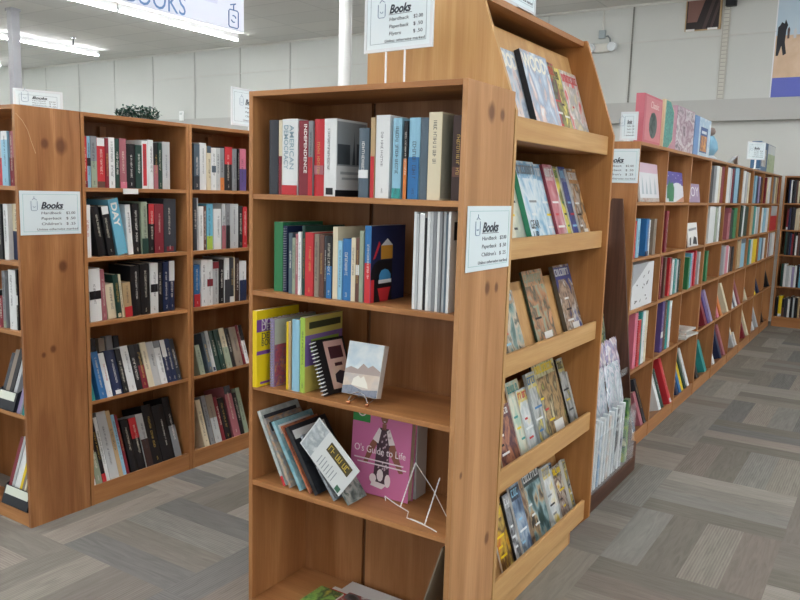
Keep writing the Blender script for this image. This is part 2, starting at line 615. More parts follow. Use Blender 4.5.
# hanging department sign, read from the aisle
t = empty('hanging_sign', (-4.0, 3.0, 2.595), 0, 'white and lavender hanging sign lettered in blue near the ceiling', 'sign')
MB().box(-.006, .006, -1.2, 1.10, 0, .75).build('panel', plain('dbe1ee', .5), t)
MB().prism([(-.9, .749), (-.35, .2), (.1, .13), (.85, .14), (.93, .749)], 'X', .006, .0068).build('lavender_panel', plain('cdd3e8', .5), t)
text_mesh('lettering', 'BOOKS', .165, plain('5f83b4', .5), t, (.0075, .108, .008), (PI / 2, 0, PI / 2), width=.455)
mb = MB()
cx, cz, hw, hh = 1.00, .072, .045, .058
pa = [(cx - hw, cz - hh + .01), (cx - hw + .01, cz - hh), (cx + hw - .01, cz - hh), (cx + hw, cz - hh + .01), (cx + hw, cz + hh - .01), (cx + hw - .01, cz + hh), (cx - hw + .01, cz + hh), (cx - hw, cz + hh - .01)]
mb.tube([(.008, a, b) for a, b in pa], .004, 6, closed=True)
mb.tube([(.008, cx + .022 * math.cos(a), cz + .022 * math.sin(a)) for a in [.3 + i * .28 for i in range(7)]], .004, 6)
mb.tube([(.008, cx + .022 * math.cos(a), cz + .022 * math.sin(a)) for a in [3.5 + i * .28 for i in range(7)]], .004, 6)
mb.tube([(.008, cx, cz + hh), (.008, cx, cz + hh + .03), (.008, cx + .02, cz + hh + .045), (.008, cx - .03, cz + hh + .03)], .004, 6)
mb.build('emblem', plain('44699c', .5), t)
MB().tube([(0, -1.0, .75), (0, -1.0, CEIL - 2.595)], .003).build('hanging_wire', CHROME, t)
MB().tube([(0, 1.0, .75), (0, 1.0, CEIL - 2.595)], .003).build('hanging_wire', CHROME, t)

# emergency light with conduit
t = empty('emergency_light', (-3.69, WALL_Y, 3.56), 0, 'twin-headed white emergency light high on the back wall', 'emergency light')
MB().box(-.11, .11, -.07, 0, -.06, .06).build('housing', plain('dddcd4', .45), t, bevel=.015)
for sx in (-.15, .15):
    lh = MB()
    for i in range(1):
        lh.tube([(sx, -.02, .01), (sx, -.05, .008), (sx, -.10, .0), (sx, -.125, -.005)], .062, 16)
    lh.build('lamp_head', plain('d9e0e2', .2), t, smooth=False, bevel=.01)
MB().box(-.06, .03, -.05, 0, .13, .24).build('junction_box', plain('9aa5a8', .4), t, bevel=.005)
MB().tube([(-.012, -.02, .24), (-.012, -.02, CEIL - 3.56)], .012).build('conduit', plain('c9c9c2', .4), t)
MB().tube([(.03, -.03, .15), (.07, -.04, .155), (.10, -.045, .12), (.11, -.045, .07)], .011).build('cable', plain('737a7c', .5), t)

t = empty('framed_picture', (-2.39, WALL_Y, 3.70), 0, 'dark brown picture in a thin frame high on the back wall', 'picture')
MB().box(-.205, .205, -.018, 0, 0, .39).build('picture_panel', plain('2b2323', .4), t)
mb = MB()
mb.box(-.215, -.203, -.03, 0, -.01, .395); mb.box(.203, .225, -.03, 0, -.01, .395); mb.box(-.203, .203, -.03, 0, .385, .395); mb.box(-.203, .203, -.03, 0, -.01, .002)
mb.build('frame', [plain('b59a72', .5)], t)
mb = MB()
mb.prism([(-.19, .10), (-.07, .10), (.02, .38), (-.19, .38)], 'Y', -.021, -.018, 0)
mb.prism([(0, .01), (.04, .01), (.15, .38), (.11, .38)], 'Y', -.021, -.018, 1)
mb.prism([(.09, .01), (.12, .01), (.2, .3), (.2, .38), (.19, .38)], 'Y', -.021, -.018, 1)
mb.build('picture_print', [plain('7a5850', .45), plain('4d3d3c', .4)], t)
MB().box(-.2, -.09, -.035, -.03, -.015, .012).build('bracket', plain('e8e8e4', .5), t)
MB().box(.07, .19, -.035, -.03, -.012, .014).build('bracket', plain('e8e8e4', .5), t)

t = empty('wall_speaker', (-2.05, WALL_Y, 3.95), 0, 'small black box speaker high on the back wall', 'speaker')
MB().box(-.062, .062, -.10, -.01, 0, .14).build('cabinet', plain('16171a', .5), t, bevel=.006)
MB().box(-.052, .052, -.104, -.10, .01, .13).build('grille', plain('26282c', .8), t)
MB().box(-.015, .015, -.012, 0, .04, .1).build('bracket', plain('26282c', .5), t)

t = empty('wall_poster', (-1.52, WALL_Y - .0, 2.81), 0, 'large beach photograph poster with a blue band below', 'poster')
MB().box(0, 1.5, -.012, 0, 0, 1.27).build('panel', plain('e4e6ea', .5), t)
MB().box(.015, 1.485, -.014, -.012, .0, .235).build('blue_band', plain('5b66b8', .5), t)


def sky_print():
    mt, N, L, B = bsdf_mat('poster_sky_print')
    tc = N.new('ShaderNodeTexCoord'); sp = N.new('ShaderNodeSeparateXYZ'); L.new(tc.outputs['Object'], sp.inputs[0])
    no = N.new('ShaderNodeTexNoise'); no.inputs['Scale'].default_value = 3; L.new(tc.outputs['Object'], no.inputs['Vector'])
    cr = N.new('ShaderNodeValToRGB'); cr.color_ramp.elements[0].color = lin('a9c3d6'); cr.color_ramp.elements[1].color = lin('c3d3dc')
    L.new(no.outputs['Fac'], cr.inputs[0]); L.new(cr.outputs[0], B.inputs['Base Color']); B.inputs['Roughness'].default_value = .5
    return mt


MB().box(.015, 1.485, -.014, -.012, .235, .74).build('sand_print', photo(['c9ab8c', 'd2b598', 'dcc4aa'], 4, .5), t)
MB().box(.015, 1.485, -.014, -.012, .74, 1.255).build('sky_print', sky_print(), t)
mb = MB()
mb.prism([(.03, .50), (.055, .50), (.085, .62), (.11, .50), (.145, .52), (.12, .66), (.125, .80), (.14, .86), (.11, .93), (.10, .88), (.07, .9), (.05, .86), (.03, .84), (.028, .7)], 'Y', -.0155, -.014, 0)
mb.build('figure_print', plain('1d1f27', .5), t)
for i in range(16):
    x = .15 + i * .08 + random.uniform(-.02, .02); w_ = random.uniform(.02, .035); h_ = random.uniform(.07, .13)
    mb = MB(); mb.prism([(x, .70), (x + w_, .70), (x + w_ * 1.1, .70 + h_), (x + w_ * .5, .73 + h_), (x - .005, .70 + h_)], 'Y', -.0155, -.014, 0)
    mb.build('figure_print', plain(['5c4c48', 'c9ccd0', '3b3f4a'][i % 3], .5), t)

t = empty('wall_thermostat', (-12.09, WALL_Y - .1, 2.80), 0, 'small white box on the ledge of the back wall', 'wall box')
MB().box(-.055, .055, -.03, .0, -.03, .15).build('housing', plain('e9ebea', .4), t, bevel=.008)
MB().box(-.035, .035, -.033, -.03, .08, .12).build('display', plain('c9cfce', .3), t)

t = empty('sprinkler_head', (-12.9, 8.9, CEIL), 0, 'small dark sprinkler head hanging from the ceiling tiles', 'sprinkler')
MB().lathe([(.05, -.008), (.05, 0)], 0, 0, 16).build('escutcheon', CHROME, t)
MB().lathe([(.012, -.12), (.016, -.09), (.012, -.008)], 0, 0, 10).build('body', plain('4d4f52', .4, .5, .8), t)
MB().lathe([(.03, -.125), (.03, -.12)], 0, 0, 16).build('deflector', plain('5d5f62', .4, .5, .8), t)

# ================================================================== BOOKCASES
Z = [1.502, 1.183, .880, .510, .095]       # shelf tops (front edges of the two lowest, which slope down to the back)
SLANT = 18 * D2R
TOPZ = 1.835


def bookcase(kind_mats, origin, rz, width, depth, label, dividers=(), zs=Z, gap=None, thick=.018, knot_mat=None, side_mat=None, group=None, slant=True):
    """local frame: x along the front, front at y=0, depth into +y"""
    t = empty('bookcase', origin, rz, label, 'bookcase', group)
    mx, mz = kind_mats['X'], kind_mats['Z']
    for sx in (0, width - thick):
        mm = knot_mat if (knot_mat and sx > 0) else (side_mat or mz)
        MB().box(sx, sx + thick, 0, depth, 0, TOPZ).build('side_panel', mm, t, bevel=.0012)
    for dx in dividers:
        MB().box(dx - thick / 2, dx + thick / 2, 0, depth - .012, 0, TOPZ - thick).build('divider', mz, t)
    MB().box(thick, width - thick, 0, depth, TOPZ - thick, TOPZ).build('top_board', mx, t, bevel=.0012)
    edges = [thick] + [c for dx in dividers for c in (dx - thick / 2, dx + thick / 2)] + [width - thick]
    for a, b in zip(edges[::2], edges[1::2]):
        for z in zs:
            if slant and z in zs[(4 if slant == 'lowest' else 3):]:
                D = .262 if z > .3 else .245
                dy, dz = D * math.cos(SLANT), D * math.sin(SLANT)
                ty, tz = thick * math.sin(SLANT), thick * math.cos(SLANT)
                MB().prism([(.002, z), (.002, z - thick), (.002 + ty, z - tz - ty * .3), (.002 + dy - ty * .0, z - dz - tz), (.002 + dy, z - dz)], 'X', a, b).build('shelf', mx, t, bevel=.0012)
                continue
            MB().box(a, b, .002, depth - .012, z - thick, z).build('shelf', mx, t, bevel=.0012)
        MB().box(a, b, .003, .02, 0, zs[-1] - thick).build('kick_board', mx, t)
    if gap:
        MB().box(thick, gap - .008, depth - .012, depth, 0, TOPZ - thick).build('back_board', DARKPINE['Z'], t)
        MB().box(gap + .008, width - thick, depth - .012, depth, 0, TOPZ - thick).build('back_board', DARKPINE['Z'], t)
        MB().box(gap - .03, gap + .03, depth - .0005, depth + .008, 0, TOPZ - thick).build('back_cleat', wood('cleat', 'Z', '5c3c24', '6d4a2e', '7c5838'), t)
    else:
        MB().box(thick, width - thick, depth - .012, depth, 0, TOPZ - thick).build('back_board', DARKPINE['Z'], t)
    return t


RZ = 90 * D2R
C_Y = 1.89
CX0, CX1 = -1.818, -1.012
KN_C = wood('pine_knotty', 'Z', 'a4764b', 'b8895d', 'c6986d', ring=14,
            knots=[(0, .147, 1.76, .020), (0, .22, 1.758, .013), (0, .17, 1.248, .014), (0, .232, 1.245, .011), (0, .245, .43, .014), (0, .05, .7, .008)])
bookcase(PINE, (CX0, C_Y, 0), 0, CX1 - CX0, .305, 'pine end bookcase standing nearest, in the middle of the view', gap=.292, thick=.017, knot_mat=KN_C,
         zs=[1.505, 1.184, .858, .517, .075], slant=False)
L_Y = 1.85
KN_L = wood('old_pine_knotty', 'Z', '8a5a36', 'a77449', 'bb8a5c', ring=12,
            knots=[(0, .13, 1.684, .015), (0, .205, 1.678, .026), (0, .195, 1.155, .018), (0, .135, .79, .013), (0, .09, .77, .009)])
end_bookcase = bookcase(PINE, (-3.09 - .80, L_Y, 0), 0, .80, .30, 'pine end bookcase cut off by the left edge of the view', knot_mat=KN_L, zs=Z[:4] + [.062])
L_X = -3.09
bookcase_1 = bookcase(PINE, (L_X, 2.155, 0), RZ, .622, .30, 'pine bookcase right behind the knotty panel at the left, five shelves of dark books')
bookcase_2 = bookcase(PINE, (L_X, 2.780, 0), RZ, .622, .30, 'pine bookcase half hidden by the nearest bookcase, second along the left row')
R_X = -1.235
RY = [4.33, 4.955, 5.605, 6.245, 6.92, 7.67, 8.29, 9.0, 9.67, 10.38]
names_r = ['near end of the long right-hand row, with face-out picture books', 'middle section of the long right-hand shelf row', 'far end of the long right-hand row by the corner']
for k in range(3):
    y0 = RY[3 * k]; y1 = RY[3 * k + 3]
    bookcase(DARKPINE if False else PINE, (R_X, y0 + (.0005 if k else 0), 0), RZ, y1 - y0 - .0005, .30, 'pine bookcase at the ' + names_r[k],
             dividers=[RY[3 * k + 1] - y0, RY[3 * k + 2] - y0], slant='lowest' if k == 0 else True)
B_Y = 10.40
bookcase(PINE, (-1.205, B_Y, 0), 0, .92, .29, 'pine bookcase against the back wall at the right edge of the view', zs=[1.51, 1.19, .885, .497, .125], slant=False)

# ------------------------------------------------------------------ books
def xform(loc, lean, rz):
    return Matrix.Translation(loc) @ Euler((0, lean, rz)).to_matrix().to_4x4()


TITLE = {'dark': plain('d9d4c4', .5), 'light': plain('3c4048', .5), 'gold': plain('c2a255', .4), 'red': plain('b02f33', .5), 'white': plain('eceae4', .5)}
LIGHTS = set('w c tan y lg lb lime sage sky gy p lav taupe'.split())
rt = random.Random(11)


def title_marks(mb, cx, y, z0, z1, w, seed, mi=0):
    """a run of small letter-like strokes reading down the spine"""
    r = random.Random(seed)
    z = z1
    pitch = w * .62
    while z - pitch > z0:
        if r.random() < .14:
            z -= pitch * .7; continue
        a, b, tt = z - pitch * .85, z, pitch * .2
        x0, x1 = cx - w / 2, cx + w / 2
        kind = r.randrange(5)
        e = .0002
        mb.box(x0, x1, y - e, y, b - tt, b, mi)
        if kind in (0, 1): mb.box(x0, x0 + tt, y - e, y, a, b, mi)
        if kind in (0, 2): mb.box(x1 - tt, x1, y - e, y, a, b, mi)
        if kind in (1, 3): mb.box(x0, x1, y - e, y, a, a + tt, mi)
        if kind == 4: mb.box(cx - tt / 2, cx + tt / 2, y - e, y, a, b, mi)
        z -= pitch


def make_book(name, loc, rz, lean, t, h, d, code, label, group, deco='', seed=0, detail=2, tilt=0, hard=None, cover=None, title=None):
    r = random.Random(seed)
    hard = (r.random() < .6 and t > .016) if hard is None else hard
    ct = .0025 if hard else .0007
    bulge = min(.004, t * .10) if hard else 0
    t = max(t, .0035)
    outer = [(t, d), (t, bulge + .001)]
    nb = 5 if bulge else 1
    for i in range(nb + 1):
        u = i / nb
        outer.append((t * (1 - u), bulge * (1 - math.sin(PI * u))))
    outer += [(0, bulge + .001), (0, d)]
    # drop the doubled ends
    inner = []
    for (x, y) in outer:
        inner.append((min(max(x, ct), t - ct), y if y > bulge + .0015 else max(y + ct, bulge + ct) if False else y + ct))
    inner[0] = (t - ct, d); inner[-1] = (ct, d)
    mb = MB().strip(outer, inner, 0, h)
    o = mb.build(name, cov(code) if cover is None else cover)
    o.location = loc
    o.rotation_euler = (tilt, lean, rz)
    tag(o, label, 'magazine' if name == 'magazine' else 'book', group)
    pi_ = .003 if hard else .0004
    MB().box(ct + .0001, t - ct - .0001, bulge + ct + .0015, d - pi_ - .0005, pi_, h - pi_).build('page_block', PAGES, o)
    if detail < 1:
        return o
    bands = [x for x in deco.split() if '=' in x]
    y = 0
    if bands:
        for x in bands:
            pos, c = x.split('=')
            z0, z1 = {'B': (.0, .13), 'B2': (0, .3), 'T': (.84, 1), 'T2': (.6, 1), 'M': (.42, .58), 'P': (.06, .94), 'H': (0, .52), 'Q': (.28, .4), 'S': (.02, .11)}[pos]
            inset = .18 * t if pos in 'P' else (.22 * t if pos == 'S' else .03 * t)
            MB().box(inset, t - inset, -.0003, bulge * .75 + .0004, z0 * h + .0002, z1 * h - .0002).build('spine_band', cov(c), o)
    if detail > 1 and t > .006 and 'N' not in deco.split():
        mats = [TITLE['light' if code in LIGHTS else r.choice(['dark', 'dark', 'gold', 'white'])]]
        if 'R' in deco.split(): mats = [TITLE['red']]
        if title:
            for txt, z0, z1, xc, col, bold in title:
                ln = (z1 - z0) * h
                tm = text_mesh('spine_title', txt, 1, col, o, (0, 0, 0), (0, 0, 0), bold=bold)
                me = tm.data
                xs = [v.co.x for v in me.vertices]; ys = [v.co.y for v in me.vertices]
                sx = ln / (max(xs) - min(xs)); sy = (xc[1] - xc[0]) * t / (max(ys) - min(ys))
                for v in me.vertices:
                    u, w_ = (v.co.x - min(xs)) * sx, (v.co.y - min(ys)) * sy
                    v.co = (xc[0] * t + w_, -.0005 - v.co.z, z1 * h - u)
        else:
            mb = MB()
            w = min(t * .42, .0115) * r.uniform(.7, 1)
            a, b = sorted((r.uniform(.2, .4), r.uniform(.7, .93)))
            title_marks(mb, t * r.uniform(.42, .58), -.0003 if bands else .0, a * h, b * h, w, seed)
            if t > .02 and r.random() < .6:
                m2 = MB(); title_marks(m2, t / 2, -.0003 if bands else .0, .05 * h, .13 * h, w * .6, seed + 1)
                if m2.f: m2.build('publisher_mark', mats[0], o)
            if mb.f:
                mb.build('spine_title', mats[0], o)
    return o


def poly2d(s, z, t, h, lean):
    c, sn = math.cos(lean), math.sin(lean)
    z = z + (t * sn if lean > 0 else 0)
    P = lambda x, w: (s + x * c + w * sn, z - x * sn + w * c)
    return [P(0, 0), P(t, 0), P(t, h), P(0, h)]


def overlap(A, B, tol=-.0003):
    for P, Q in ((A, B), (B, A)):
        for i in range(4):
            ex, ey = P[(i + 1) % 4][0] - P[i][0], P[(i + 1) % 4][1] - P[i][1]
            n = math.hypot(ex, ey) or 1
            nx, ny = -ey / n, ex / n
            a = [x * nx + y * ny for x, y in P]; b = [x * nx + y * ny for x, y in Q]
            if max(a) < min(b) + tol or max(b) < min(a) + tol:
                return False
    return True


def size_word(t, h):
    if t < .013: return 'thin'
    if t > .04: return 'thick'
    if h > .262: return 'tall'
    if h < .175: return 'short'
    return ''


BANDW = {'B': 'foot', 'B2': 'lower end', 'T': 'head', 'T2': 'upper part', 'M': 'middle', 'P': 'panel', 'H': 'lower half', 'Q': 'band', 'S': 'tag'}
SEED = [100]


def shelf_row(plane, v, z, lo, hi, ceil_z, items, where, group, setback=.018, detail=2, name='book', maxd=.24, jitter=True, slant=0, cap=None):
    """items: (px left at base, px right at base, py of top, colour, lean deg, deco, extra)"""
    sgn = -1 if plane == 'X' else 1
    raw = []
    for it in items:
        x0, x1, yt, code = it[:4]
        lean = (it[4] if len(it) > 4 else 0) * D2R
        ex = it[6] if len(it) > 6 else {}
        SEED[0] += 1
        rr = random.Random(SEED[0] * 3 + 1)
        vv = v + sgn * (setback + ex.get('set', 0))
        zb = z
        if slant:
            lean = 0
            off = setback + ex.get('set', 0)
            vv, zb = v + sgn * off * math.cos(slant), z - off * math.sin(slant)
        s0, s1 = along(plane, vv, x0, zb), along(plane, vv, x1, zb)
        if cap and s1 - s0 > cap:
            s0 = s1 - cap
        st = (s0 + s1) / 2
        if slant:
            p0 = (Vector((vv, st, zb)) if plane == 'X' else Vector((st, vv, zb))) - EYEV
            dv = Vector((sgn * math.sin(slant), 0, math.cos(slant))) if plane == 'X' else Vector((0, sgn * math.sin(slant), math.cos(slant)))
            k = (300 - yt) / F_PX
            h = min(max(.05, (k * AF.dot(p0) - AY.dot(p0)) / (AY.dot(dv) - k * AF.dot(dv))), (ceil_z - zb - .004) / math.cos(slant))
        else:
            for _ in range(3):
                hz = rise(plane, vv, st, yt) - z
                st = (s0 + s1) / 2 + math.tan(lean) * hz
            h = max(.05, hz / math.cos(lean))
        if jitter and 'set' not in ex and not slant: vv += sgn * rr.uniform(0, .008)
        d = min(ex.get('d', min(maxd, max(.10, h * rr.uniform(.66, .74)))), maxd - ex.get('set', 0))
        if slant: d = min(d, (.272 - setback - h * math.sin(slant)) / math.cos(slant) - ex.get('set', 0))
        raw.append([s0, s1 - s0, h, lean, vv, d, SEED[0]])

    far = max(r_[0] + r_[1] for r_ in raw)
    if far > hi - .002 and plane == 'X':
        first = max(lo, min(r_[0] for r_ in raw))
        q = (hi - .003 - lo) / (far - lo)
        for r_ in raw:
            r_[0] = lo + (max(r_[0], lo) - lo) * q; r_[1] *= q

    def place(scale, thin):
        prev = [(lo - .05, z), (lo, z), (lo, z + 2), (lo - .05, z + 2)]
        res = []
        R_far = max(r_[0] + r_[1] for r_ in raw)
        leaning = any(r_[3] < 0 for r_ in raw)
        for s0, w, h, lean, vv, d, sd in raw:
            lean *= scale
            if leaning and thin < 1: s0 = R_far - (R_far - s0) * thin
            t = max(.0035, w * thin * math.cos(lean) - .0005)
            s0 = max(s0, lo + .0004, res[-1][0] + .0008 if res else lo)
            hh = h if slant else min(h, (ceil_z - z - .003 - t * abs(math.sin(lean))) / math.cos(lean))
            k = 0
            while overlap(poly2d(s0, z + .0004, t, hh, lean), prev) and k < 400:
                s0 += .0008; k += 1
            P = poly2d(s0, z + .0004, t, hh, lean)
            res.append((s0, t, hh, lean, vv, d, sd))
            if max(p[0] for p in P) > hi - .0003: return None, res
            prev = P
        return True, res
    for scale, thin in [(1, 1), (1, .92), (1, .85), (1, .78), (1, .7), (1, .62), (1, .55), (1, .48), (1, .42), (.8, .5), (.6, .6), (.6, .5), (.4, .6), (.3, .5), (0, .9), (0, .8), (0, .7), (0, .6), (0, .5), (0, .42)]:
        ok, res = place(scale, thin)
        if ok: break
    if not ok:
        f = (hi - lo - .002 - .0008 * len(raw)) / sum(max(.005, r_[1]) for r_ in raw)
        x_, res = lo + .0008, []
        for s0, w, h, lean, vv, d, sd in raw:
            t = max(.005, w) * f
            res.append((x_, t, min(h, ceil_z - z - .003), 0, vv, d, sd)); x_ += t + .0008
    out = []
    for n, (it, (s0, t, h, lean, vv, d, sd)) in enumerate(zip(items, res), 1):
        code = it[3]
        deco = it[5] if len(it) > 5 else ''
        ex = it[6] if len(it) > 6 else {}
        zz = z + .0004 + (t * math.sin(lean) if lean > 0 else 0)
        if slant: zz = z + .0007 - (setback + (it[6] if len(it) > 6 else {}).get('set', 0)) * math.sin(slant)
        loc = (vv, s0, zz) if plane == 'X' else (s0, vv, zz)
        bands = [x for x in deco.split() if '=' in x]
        bd = ''
        if bands and detail:
            p_, c_ = bands[0].split('=')
            bd = ' with %s %s' % (PAL[c_][1], BANDW[p_])
        nm = ex.get('name', name)
        word = ex.get('word', nm.replace('_', ' '))
        sz = size_word(t, h)
        lab = ex.get('label')
        for z_, b_ in ((sz, bd), ('', bd), (sz, ''), ('', '')):
            if lab is None or len(lab.replace('-', ' ').split()) > 16:
                if ex.get('label'): break
                lab = ' '.join(('%s %s %s%s, %s from left, %s' % (z_, PAL[code][1], word, b_, ORD[n], where)).split())
        o = make_book(nm, loc, RZ if plane == 'X' else 0, lean, t, h, d, code, lab, group, deco, sd, detail,
                      hard=ex.get('hard'), cover=ex.get('cover'), title=ex.get('title'), tilt=-slant)
        out.append((o, t, h, d))
    return out


def zceil(z, zs=Z):
    up = [q for q in zs if q > z + .01]
    return (min(up) if up else TOPZ) - .018


# ---- left row, first bay
G1 = 'books in the left shelf row'
lo, hi = 2.155 + .018, 2.155 + .622 - .018
W1 = 'of first left-row bookcase'
shelf_row('X', L_X, Z[0], lo, hi, zceil(Z[0]), [
    (81.5, 86.4, 136, 'r', 0, 'B=dr'), (86.5, 90.3, 136, 'lb', 0, 'M=k'), (90.5, 96.7, 136, 'gy', 0, 'H=sage'), (97, 105, 138, 'r', 0, 'T=w B=bn'),
    (105, 108.2, 138, 'dr', 0), (108.3, 114.3, 137.5, 'w'), (114.5, 120.3, 138.5, 'dg'), (120.5, 127, 138.5, 'rose', 0, 'B=p'), (127.5, 136.5, 144, 'k'),
    (136.7, 143, 145, 'dg'), (143.3, 149, 141, 'w', 0, 'P=r'), (149, 154.3, 140, 'w'), (154.5, 159, 143, 'k', 0, 'H=rose'), (159, 163, 143, 'dg'), (163.5, 170.8, 142, 'lg')],
    'top shelf ' + W1, G1)
DAYT = [('DAY', .5, .93, (.2, .8), TITLE['white'], .03)]
shelf_row('X', L_X, Z[1], lo, hi, zceil(Z[1]), [
    (84.5, 91, 205, 'w', 0, 'R'), (100.5, 108.5, 207, 'k', -10), (109, 116, 207, 'k', -9, 'T=w'), (119, 129, 200, 'sky', -11, '', {'title': DAYT}),
    (130, 135.2, 205, 'w', -4), (135.5, 142.3, 204, 'k', -2), (143, 149, 202, 'sage', -1, 'B2=dg'), (149.5, 155, 204, 'k', 0, 'T2=r'),
    (155.2, 164, 204, 'dr', 0), (165, 177, 199, 'dgy', 0, 'S=dr')],
    'second shelf ' + W1, G1)
shelf_row('X', L_X, Z[2], lo, hi, zceil(Z[2]), [
    (85.5, 88, 275, 'k'), (91, 102.6, 269, 'w', -2, 'M=k'), (103, 107.5, 270, 'rose', -3), (108, 116.3, 285, 'c', -6), (117, 122.3, 275, 'dg', -6, 'S=c'), (122.5, 124.8, 275, 'c', -6),
    (125.4, 132.8, 283, 'tan', -4, 'B2=r'), (133.4, 142, 266, 'k', -2), (142.2, 151.3, 264, 'k', -1), (151.5, 159, 263, 'w', 0, 'M=k'),
    (159.3, 164.4, 263, 'k'), (164.6, 170.3, 262, 'n'), (170.5, 176, 261, 'n', 0, 'T2=w')],
    'third shelf ' + W1, G1)
shelf_row('X', L_X, Z[3], lo, hi, zceil(Z[3]), [
    (92, 96, 352, 't', -12), (100.5, 107.6, 352, 'b', -12), (108, 113.6, 353, 'w', -12, 'R'), (114.5, 124, 350, 'n', -12, 'S=w'), (124.3, 129.6, 349, 'k', -12), (130, 137.6, 346, 'w', -12),
    (138, 143, 345, 'k', -12), (143.2, 149, 344, 'k', -12, 'H=dr'), (149.3, 155, 342.5, 'c', -12), (155.3, 162, 342, 'lg', -12), (162.2, 168.4, 341, 'w', -12, 'T=gy'),
    (168.6, 173.4, 340, 'n', -12, 'T2=w'), (173.6, 178, 339, 'n', -12), (178.2, 182, 339, 'dgy', -12)],
    'fourth shelf ' + W1, G1, slant=SLANT, maxd=.125)
shelf_row('X', L_X, Z[4], lo, hi, zceil(Z[4]), [
    (90, 94, 440, 'p', -9, 'B=w'), (94.3, 101, 425, 'k', -10, 'H=sage'), (101.5, 105.5, 420, 'k', -10, 'B=r'), (105.6, 109, 418, 'w', -10), (110, 119, 412, 'lg', -10), (119.3, 123.4, 411, 'tan', -10),
    (123.6, 127, 415, 'lb', -10), (127.2, 130, 415, 'dr', -10), (132, 139, 420, 'k', -10), (139.2, 146.6, 418, 'k', -10, 'T2=r'), (147.2, 154, 414, 'lg', -10, 'H=dbn'),
    (154.2, 163.4, 405, 'k', -10), (164, 175, 405, 'k', -10), (175.4, 182, 397, 'k', -10, 'H=gy')],
    'bottom shelf ' + W1, G1, slant=SLANT)
# the second rank lying behind, seen over the front ones
for i, c in enumerate(['gy', 'dgy', 'lg', 'dgy', 'taupe', 'gy', 'dgy']):
    SEED[0] += 1
    make_book('book', (L_X - .178, 2.19 + i * .046, Z[3] - .0562), RZ, 0, .030 + .004 * (i % 3), .30 + .006 * (i % 2), .045, c,
              '%s book in rear rank, %s from left, fourth shelf of first left-row bookcase' % (PAL[c][1], ORD[i + 1]), G1, '', SEED[0], 0, tilt=-9 * D2R)

# ---- left row, second bay
lo, hi = 2.780 + .018, 2.780 + .622 - .018
W2 = 'of second left-row bookcase'
shelf_row('X', L_X, Z[0], lo, hi, zceil(Z[0]), [
    (195.3, 201, 144, 'sl', 0, 'B2=dgy'), (201, 208, 143, 'w'), (208, 212, 146, 'c', 0, 'T=sl'), (212, 216.5, 148, 'w', 0, 'M=sl'), (216.5, 220.5, 148, 'lg'), (220.5, 224.6, 148, 'gy', 0, 'B2=o'),
    (225.3, 232.7, 147, 'k', 0, 'T2=r'), (233.2, 238, 149, 'gy'), (238.2, 239.8, 149, 'k'), (240, 247.3, 149, 'p', 0, 'H=pu')],
    'top shelf ' + W2, G1)
shelf_row('X', L_X, Z[1], lo, hi, zceil(Z[1]), [
    (194.6, 198, 198, 'dgy'), (198, 199.2, 198, 'lg'), (199.4, 204.2, 206.5, 'w'), (204.4, 207.5, 206, 'bn'), (207.8, 214, 204, 'sky', 0, 'B2=lime'), (214.4, 221.8, 209, 'w'),
    (222.4, 226.2, 204, 'lg', 0, 'H=rose'), (226.6, 230.6, 204, 'gy', 0, 'H=k'), (231, 239.2, 204, 'lg'), (239.6, 243.4, 206, 'k'), (243.6, 247.6, 207, 'r')],
    'second shelf ' + W2, G1)
shelf_row('X', L_X, Z[2], lo, hi, zceil(Z[2]), [
    (195.3, 201.3, 265, 'b', 0, 'B2=r'), (201.8, 207.5, 260, 'w'), (207.8, 213.4, 260, 'w', 0, 'M=dr'), (214.5, 220.2, 262, 'lg', 0, 'T=dr'), (220.5, 225.2, 260, 'k'), (225.4, 230, 258, 'w', 0, 'H=dgy'),
    (230.2, 234.2, 258, 'dgy', 0, 'B=w'), (234.4, 235.6, 257, 'c'), (236, 240, 258, 'dbn'), (240.3, 247, 261, 'w', 0, 'H=n')],
    'third shelf ' + W2, G1)
shelf_row('X', L_X, Z[3], lo, hi, zceil(Z[3]), [
    (201, 206, 345, 'sage', -11), (210, 213.4, 333, 'sl', -11), (213.6, 217, 331, 'lg', -11, 'S=n'), (217.3, 221.5, 331, 'dg', -11), (222.3, 227.4, 330, 'dg', -11), (227.6, 232.8, 328, 'c', -11, 'H=sage'),
    (233, 236.4, 329, 'k', -11), (237, 244, 327, 'taupe', -11), (244.2, 246.4, 325, 'dr', -11), (246.6, 250, 325, 'w', -11, 'T2=k')],
    'fourth shelf ' + W2, G1, slant=SLANT)
shelf_row('X', L_X, Z[4], lo, hi, zceil(Z[4]), [
    (205.5, 210.4, 400, 'c', -10), (211.4, 215.4, 396, 'gy', -10), (215.6, 222.4, 395, 'taupe', -10, 'H=lg'), (223, 226.2, 397, 'dr', -10), (226.4, 232, 398, 'k', -10),
    (234.2, 240.8, 386, 'rose', -10, 'T=dgy'), (241, 245, 393, 'k', -10), (245.2, 249, 388, 'sage', -10)],
    'bottom shelf ' + W2, G1, slant=SLANT)
MB().box(.296, .330, .27, .288, 1.52, 1.80).build('back_cleat', PINE['Z'], bookcase_1)
MB().box(.0185, .20, .24, .288, 1.70, 1.735).build('back_rail', OAK['X'], bookcase_1)
MB().box(.38, .415, .27, .288, 1.52, 1.80).build('back_cleat', PINE['Z'], bookcase_2)
MB().box(.0185, .07, .24, .288, 1.70, 1.735).build('back_rail', OAK['X'], bookcase_2)
sc_ = MB().tube([(.8004, .302 - .30 + a_, b_) for a_, b_ in ((.003, 1.80), (.032, 1.77), (.053, 1.735), (.068, 1.687), (.085, 1.64))], .0009, 4)
sc_.build('scratch', plain('d8b48a', .6), end_bookcase)
